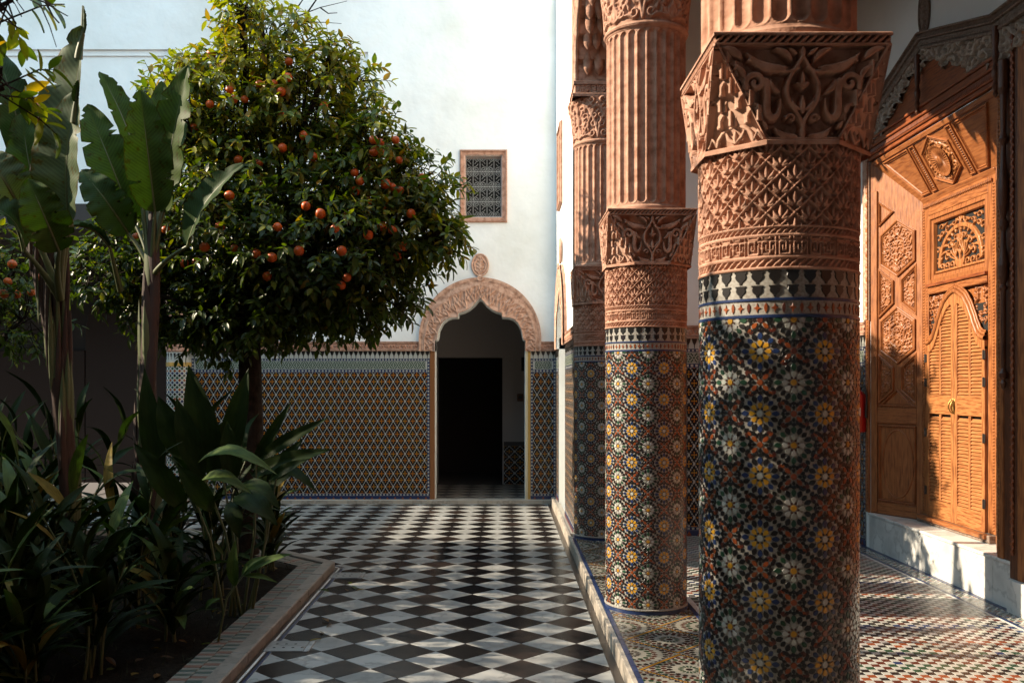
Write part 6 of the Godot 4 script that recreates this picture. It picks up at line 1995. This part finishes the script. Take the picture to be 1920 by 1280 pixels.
	strip_relief(mb, vine, up * Transform3D(Basis(), Vector3(0, 0, 0.017)), 1.93, -0.61, 3.44, -0.51, 0.01, 190, 12)
	part(o, "lace_band", mb, M["pale carved plaster"])
	# wall of the arcade over the columns
	var ta := facing_left(0.62, 8.2)
	o = thing("arcade_wall", "carved plaster arcade wall of scalloped arches resting on the columns", "arcade wall")
	var prof := []
	for e in [[0.0, 3.96], [0.0, 4.06], [0.05, 4.08], [0.07, 4.17], [0.17, 4.2], [0.2, 4.28], [0.36, 4.31], [0.4, 4.38], [0.66, 4.4], [0.72, 4.45], [1.02, 4.46], [1.065, 4.52]]: prof.append([e[0], 3.96 + (e[1] - 3.96) * 1.42])
	var pts := PackedVector2Array([Vector2(-0.25, 3.96), Vector2(0.27, 3.96)])
	for bay in 3:
		var x0 := 0.27 + bay * 2.62
		for e in prof: pts.append(Vector2(x0 + e[0] * 0.98, e[1]))
		for k in range(prof.size() - 2, -1, -1): pts.append(Vector2(x0 + 2.1 - prof[k][0] * 0.98, prof[k][1]))
		pts.append(Vector2(x0 + 2.1 + 0.52, 3.96))
	pts.append(Vector2(x0_end(), 6.2)); pts.append(Vector2(-0.25, 6.2))
	mb = MB.new()
	mb.prism(pts, ta, -0.47, 0.0)
	part(o, "arch_wall", mb, M["carved plaster"])
	var cv := carve_leafage(81, 2.1, 0.42, 110, 0.1)
	for bay in 3:
		var line := []
		var x0 := 0.27 + bay * 2.62
		for e in prof: line.append(Vector2(x0 + e[0] * 0.98, e[1]))
		for k in range(prof.size() - 2, -1, -1): line.append(Vector2(x0 + 2.1 - prof[k][0] * 0.98, prof[k][1]))
		mb = MB.new()
		relief(mb, cv, 220, 30, 0.018, func(u, v):
			var p := along(line, u)
			return [ta * Vector3(p.x + (u - 0.5) * 0.0, lerpf(p.y, 5.2, v), 0.003), ta.basis.z, Vector2(u * 2.1, v * 0.42)])
		part(o, "spandrel_carving", mb, M["carved plaster"])
		mb = MB.new()
		var el := []; var er := []
		for p in line:
			el.append(ta * Vector3(p.x, p.y, 0.0)); er.append(0.018)
		mb.tube(el, er, 6)
		part(o, "scalloped_edge", mb, M["pale carved plaster"])
		mb = MB.new()
		for s in [0, 1]:
			for k in 9:
				for i in 4 + (k % 2):
					var xx: float = (x0 + 0.02 + 0.11 * k) if s == 0 else (x0 + 2.08 - 0.11 * k)
					var yy: float = 4.04 + 0.6 * pow(k / 8.0, 0.6)
					var zz := -0.05 - 0.37 * (i + 0.5) / (4 + (k % 2))
					var ht := 0.11 - 0.005 * k
					mb.lathe(ta * Transform3D(Basis(), Vector3(xx, yy - ht * 0.3, zz)), [Vector2(0.004, 0.0), Vector2(0.026, 0.03), Vector2(0.036, 0.05), Vector2(0.044, ht), Vector2(0.044, ht + 0.12)], 6)
		part(o, "hanging_honeycomb", mb, M["carved plaster"], true)
	# roofs and the other wings that close the court
	o = thing("gallery_ceiling", "dark timber ceiling over the gallery", "ceiling")
	mb = MB.new()
	mb.box(Transform3D(Basis(), Vector3(1.85, 6.0, -2.7)), Vector3(2.6, 0.2, 11.2))
	part(o, "boards", mb, M["dark wood across"])
	o = thing("gallery_near_wall", "plain wall closing the gallery behind the camera", "wall")
	mb = MB.new()
	mb.box(Transform3D(Basis(), Vector3(1.85, 3.0, 3.0)), Vector3(2.6, 6.2, 0.3))
	part(o, "plaster", mb, M["white plaster"])
	o = thing("west_wing", "plain plastered wing across the court, left of the picture", "building")
	mb = MB.new()
	mb.box(Transform3D(Basis(), Vector3(-10.7, WEST_H / 2, -3.0)), Vector3(0.4, WEST_H, 17.0))
	part(o, "plaster", mb, M["warm plaster"])
	o = thing("south_wing", "plain plastered wing behind the camera", "building")
	mb = MB.new()
	mb.box(Transform3D(Basis(), Vector3(-4.9, 3.3, 4.2)), Vector3(11.6, 6.6, 0.4))
	part(o, "back_wall", mb, M["warm plaster"])
	mb = MB.new()
	mb.box(Transform3D(Basis(), Vector3(-4.9, 5.5, 1.35)), Vector3(11.6, 2.2, 5.5))  # unseen roof, its front edge brought forward to darken the columns
	part(o, "gallery_roof", mb, M["warm plaster"])
	mb = MB.new()
	mb.box(Transform3D(Basis(), Vector3(-4.9, -0.05, 1.6)), Vector3(11.6, 0.1, 4.6))
	part(o, "gallery_paving", mb, M["clay tile"])

func x0_end() -> float: return 0.27 + 2 * 2.62 + 2.1 + 0.52

func make_extinguisher() -> void:
	var o := thing("fire_extinguisher", "red fire extinguisher with white label beside the wooden doorway", "fire extinguisher", Vector3(2.905, 1.02, -7.66))
	var mb := MB.new()
	mb.lathe(Transform3D(), [Vector2(0.05, 0.0), Vector2(0.056, 0.006), Vector2(0.056, 0.27), Vector2(0.05, 0.3), Vector2(0.03, 0.325), Vector2(0.016, 0.335), Vector2(0.016, 0.35)], 24)
	part(o, "body", mb, M["red paint"])
	mb = MB.new()
	mb.lathe(Transform3D(), [Vector2(0.0568, 0.13), Vector2(0.0568, 0.2)], 12, PI * 0.55, PI * 1.2)
	part(o, "label", mb, M["paper"])
	mb = MB.new()
	mb.lathe(Transform3D(), [Vector2(0.02, 0.345), Vector2(0.022, 0.35), Vector2(0.022, 0.372), Vector2(0.001, 0.378)], 12)
	mb.box(Transform3D(Basis(Vector3(0, 0, 1), 0.25), Vector3(-0.03, 0.382, 0)), Vector3(0.09, 0.008, 0.02), 0.002)
	part(o, "valve", mb, M["black iron"])
	mb = MB.new()
	mb.tube([Vector3(0.0, 0.36, 0.02), Vector3(0.02, 0.37, 0.07), Vector3(0.03, 0.3, 0.085), Vector3(0.03, 0.12, 0.07)], [0.008, 0.008, 0.008, 0.01], 8)
	part(o, "hose", mb, M["black iron"])

const WEST_H := 5.4
const SUN_EL := 30.0

func _ready() -> void:
	# camera: level, its lens shifted so that verticals stay upright
	var cam := Camera3D.new()
	cam.name = "camera"
	add_child(cam)
	cam.position = Vector3(0, 1.4, 0)
	var near := 0.1
	cam.set_frustum(near * 1280.0 / F, Vector2(18.0, 82.0) * near / F, near, 120.0)
	cam.current = true
	var ca := CameraAttributesPhysical.new()
	ca.frustum_near = near; ca.frustum_far = 120.0; ca.frustum_focal_length = 35.0; ca.frustum_focus_distance = 6.5; ca.exposure_aperture = 8.0
	cam.attributes = ca
	# sky, sun and exposure
	var env := Environment.new()
	env.background_mode = Environment.BG_SKY
	var sm := ProceduralSkyMaterial.new()
	sm.sky_top_color = Color(0.66, 0.80, 0.88); sm.sky_horizon_color = Color(0.86, 0.93, 0.95); sm.sky_curve = 0.2
	sm.ground_bottom_color = Color(0.4, 0.36, 0.32); sm.ground_horizon_color = Color(0.7, 0.7, 0.7)
	sm.sun_angle_max = 1.0
	var sky := Sky.new()
	sky.sky_material = sm
	env.sky = sky
	env.background_energy_multiplier = 1.15
	env.tonemap_mode = Environment.TONE_MAPPER_LINEAR
	env.tonemap_exposure = 2.25
	env.sdfgi_enabled = true; env.ssao_enabled = true; env.ssil_enabled = true
	var we := WorldEnvironment.new()
	we.environment = env
	add_child(we)
	var sun := DirectionalLight3D.new()
	add_child(sun)
	var el := deg_to_rad(SUN_EL)
	sun.look_at_from_position(Vector3(-cos(el) * 10, sin(el) * 10, -0.25), Vector3.ZERO)
	sun.light_color = Color(1.0, 0.93, 0.82); sun.light_energy = 1.6; sun.light_angular_distance = 0.5; sun.shadow_enabled = true

	make_materials()
	mat("brown tile", Color(0.2, 0.08, 0.03), 0.3); mat("green tile", Color(0.055, 0.07, 0.055), 0.4); mat("clay tile", Color(0.15, 0.07, 0.045), 0.5); mat("cream tile", Color(0.55, 0.48, 0.34), 0.4); mat("gold tile", Color(0.42, 0.25, 0.06), 0.3)
	mat("pale strip", Color(0.17, 0.15, 0.125), 0.5); mat("shade wood", Color(0.03, 0.014, 0.009), 0.7); mat("shade toned plaster", Color(0.30, 0.265, 0.255), 0.9); mat("shade darkened plaster", Color(0.05, 0.042, 0.04), 0.9); mat("warm plaster", Color(0.5, 0.42, 0.36), 0.9)  # passage and left gallery plaster, panel wood: shade put into their colour
	make_floor()
	make_walls()
	var col := make_column("column", "nearest and largest column, blurred, with carved capital over flower tilework", true)
	var c2 := make_column("column", "second column from the camera, free standing between kerb and gallery floor", false)
	var c3 := c2.duplicate()
	named(c3, "column", self)
	c3.set_meta("label", "farthest column, half sunk in the end of the pier wall")
	col.position = Vector3(0.857, 0, -2.93); c2.position = Vector3(0.854, 0, -5.6); c3.position = Vector3(0.86, 0, -8.17)
	make_doorway()
	make_extinguisher()
	make_plants()
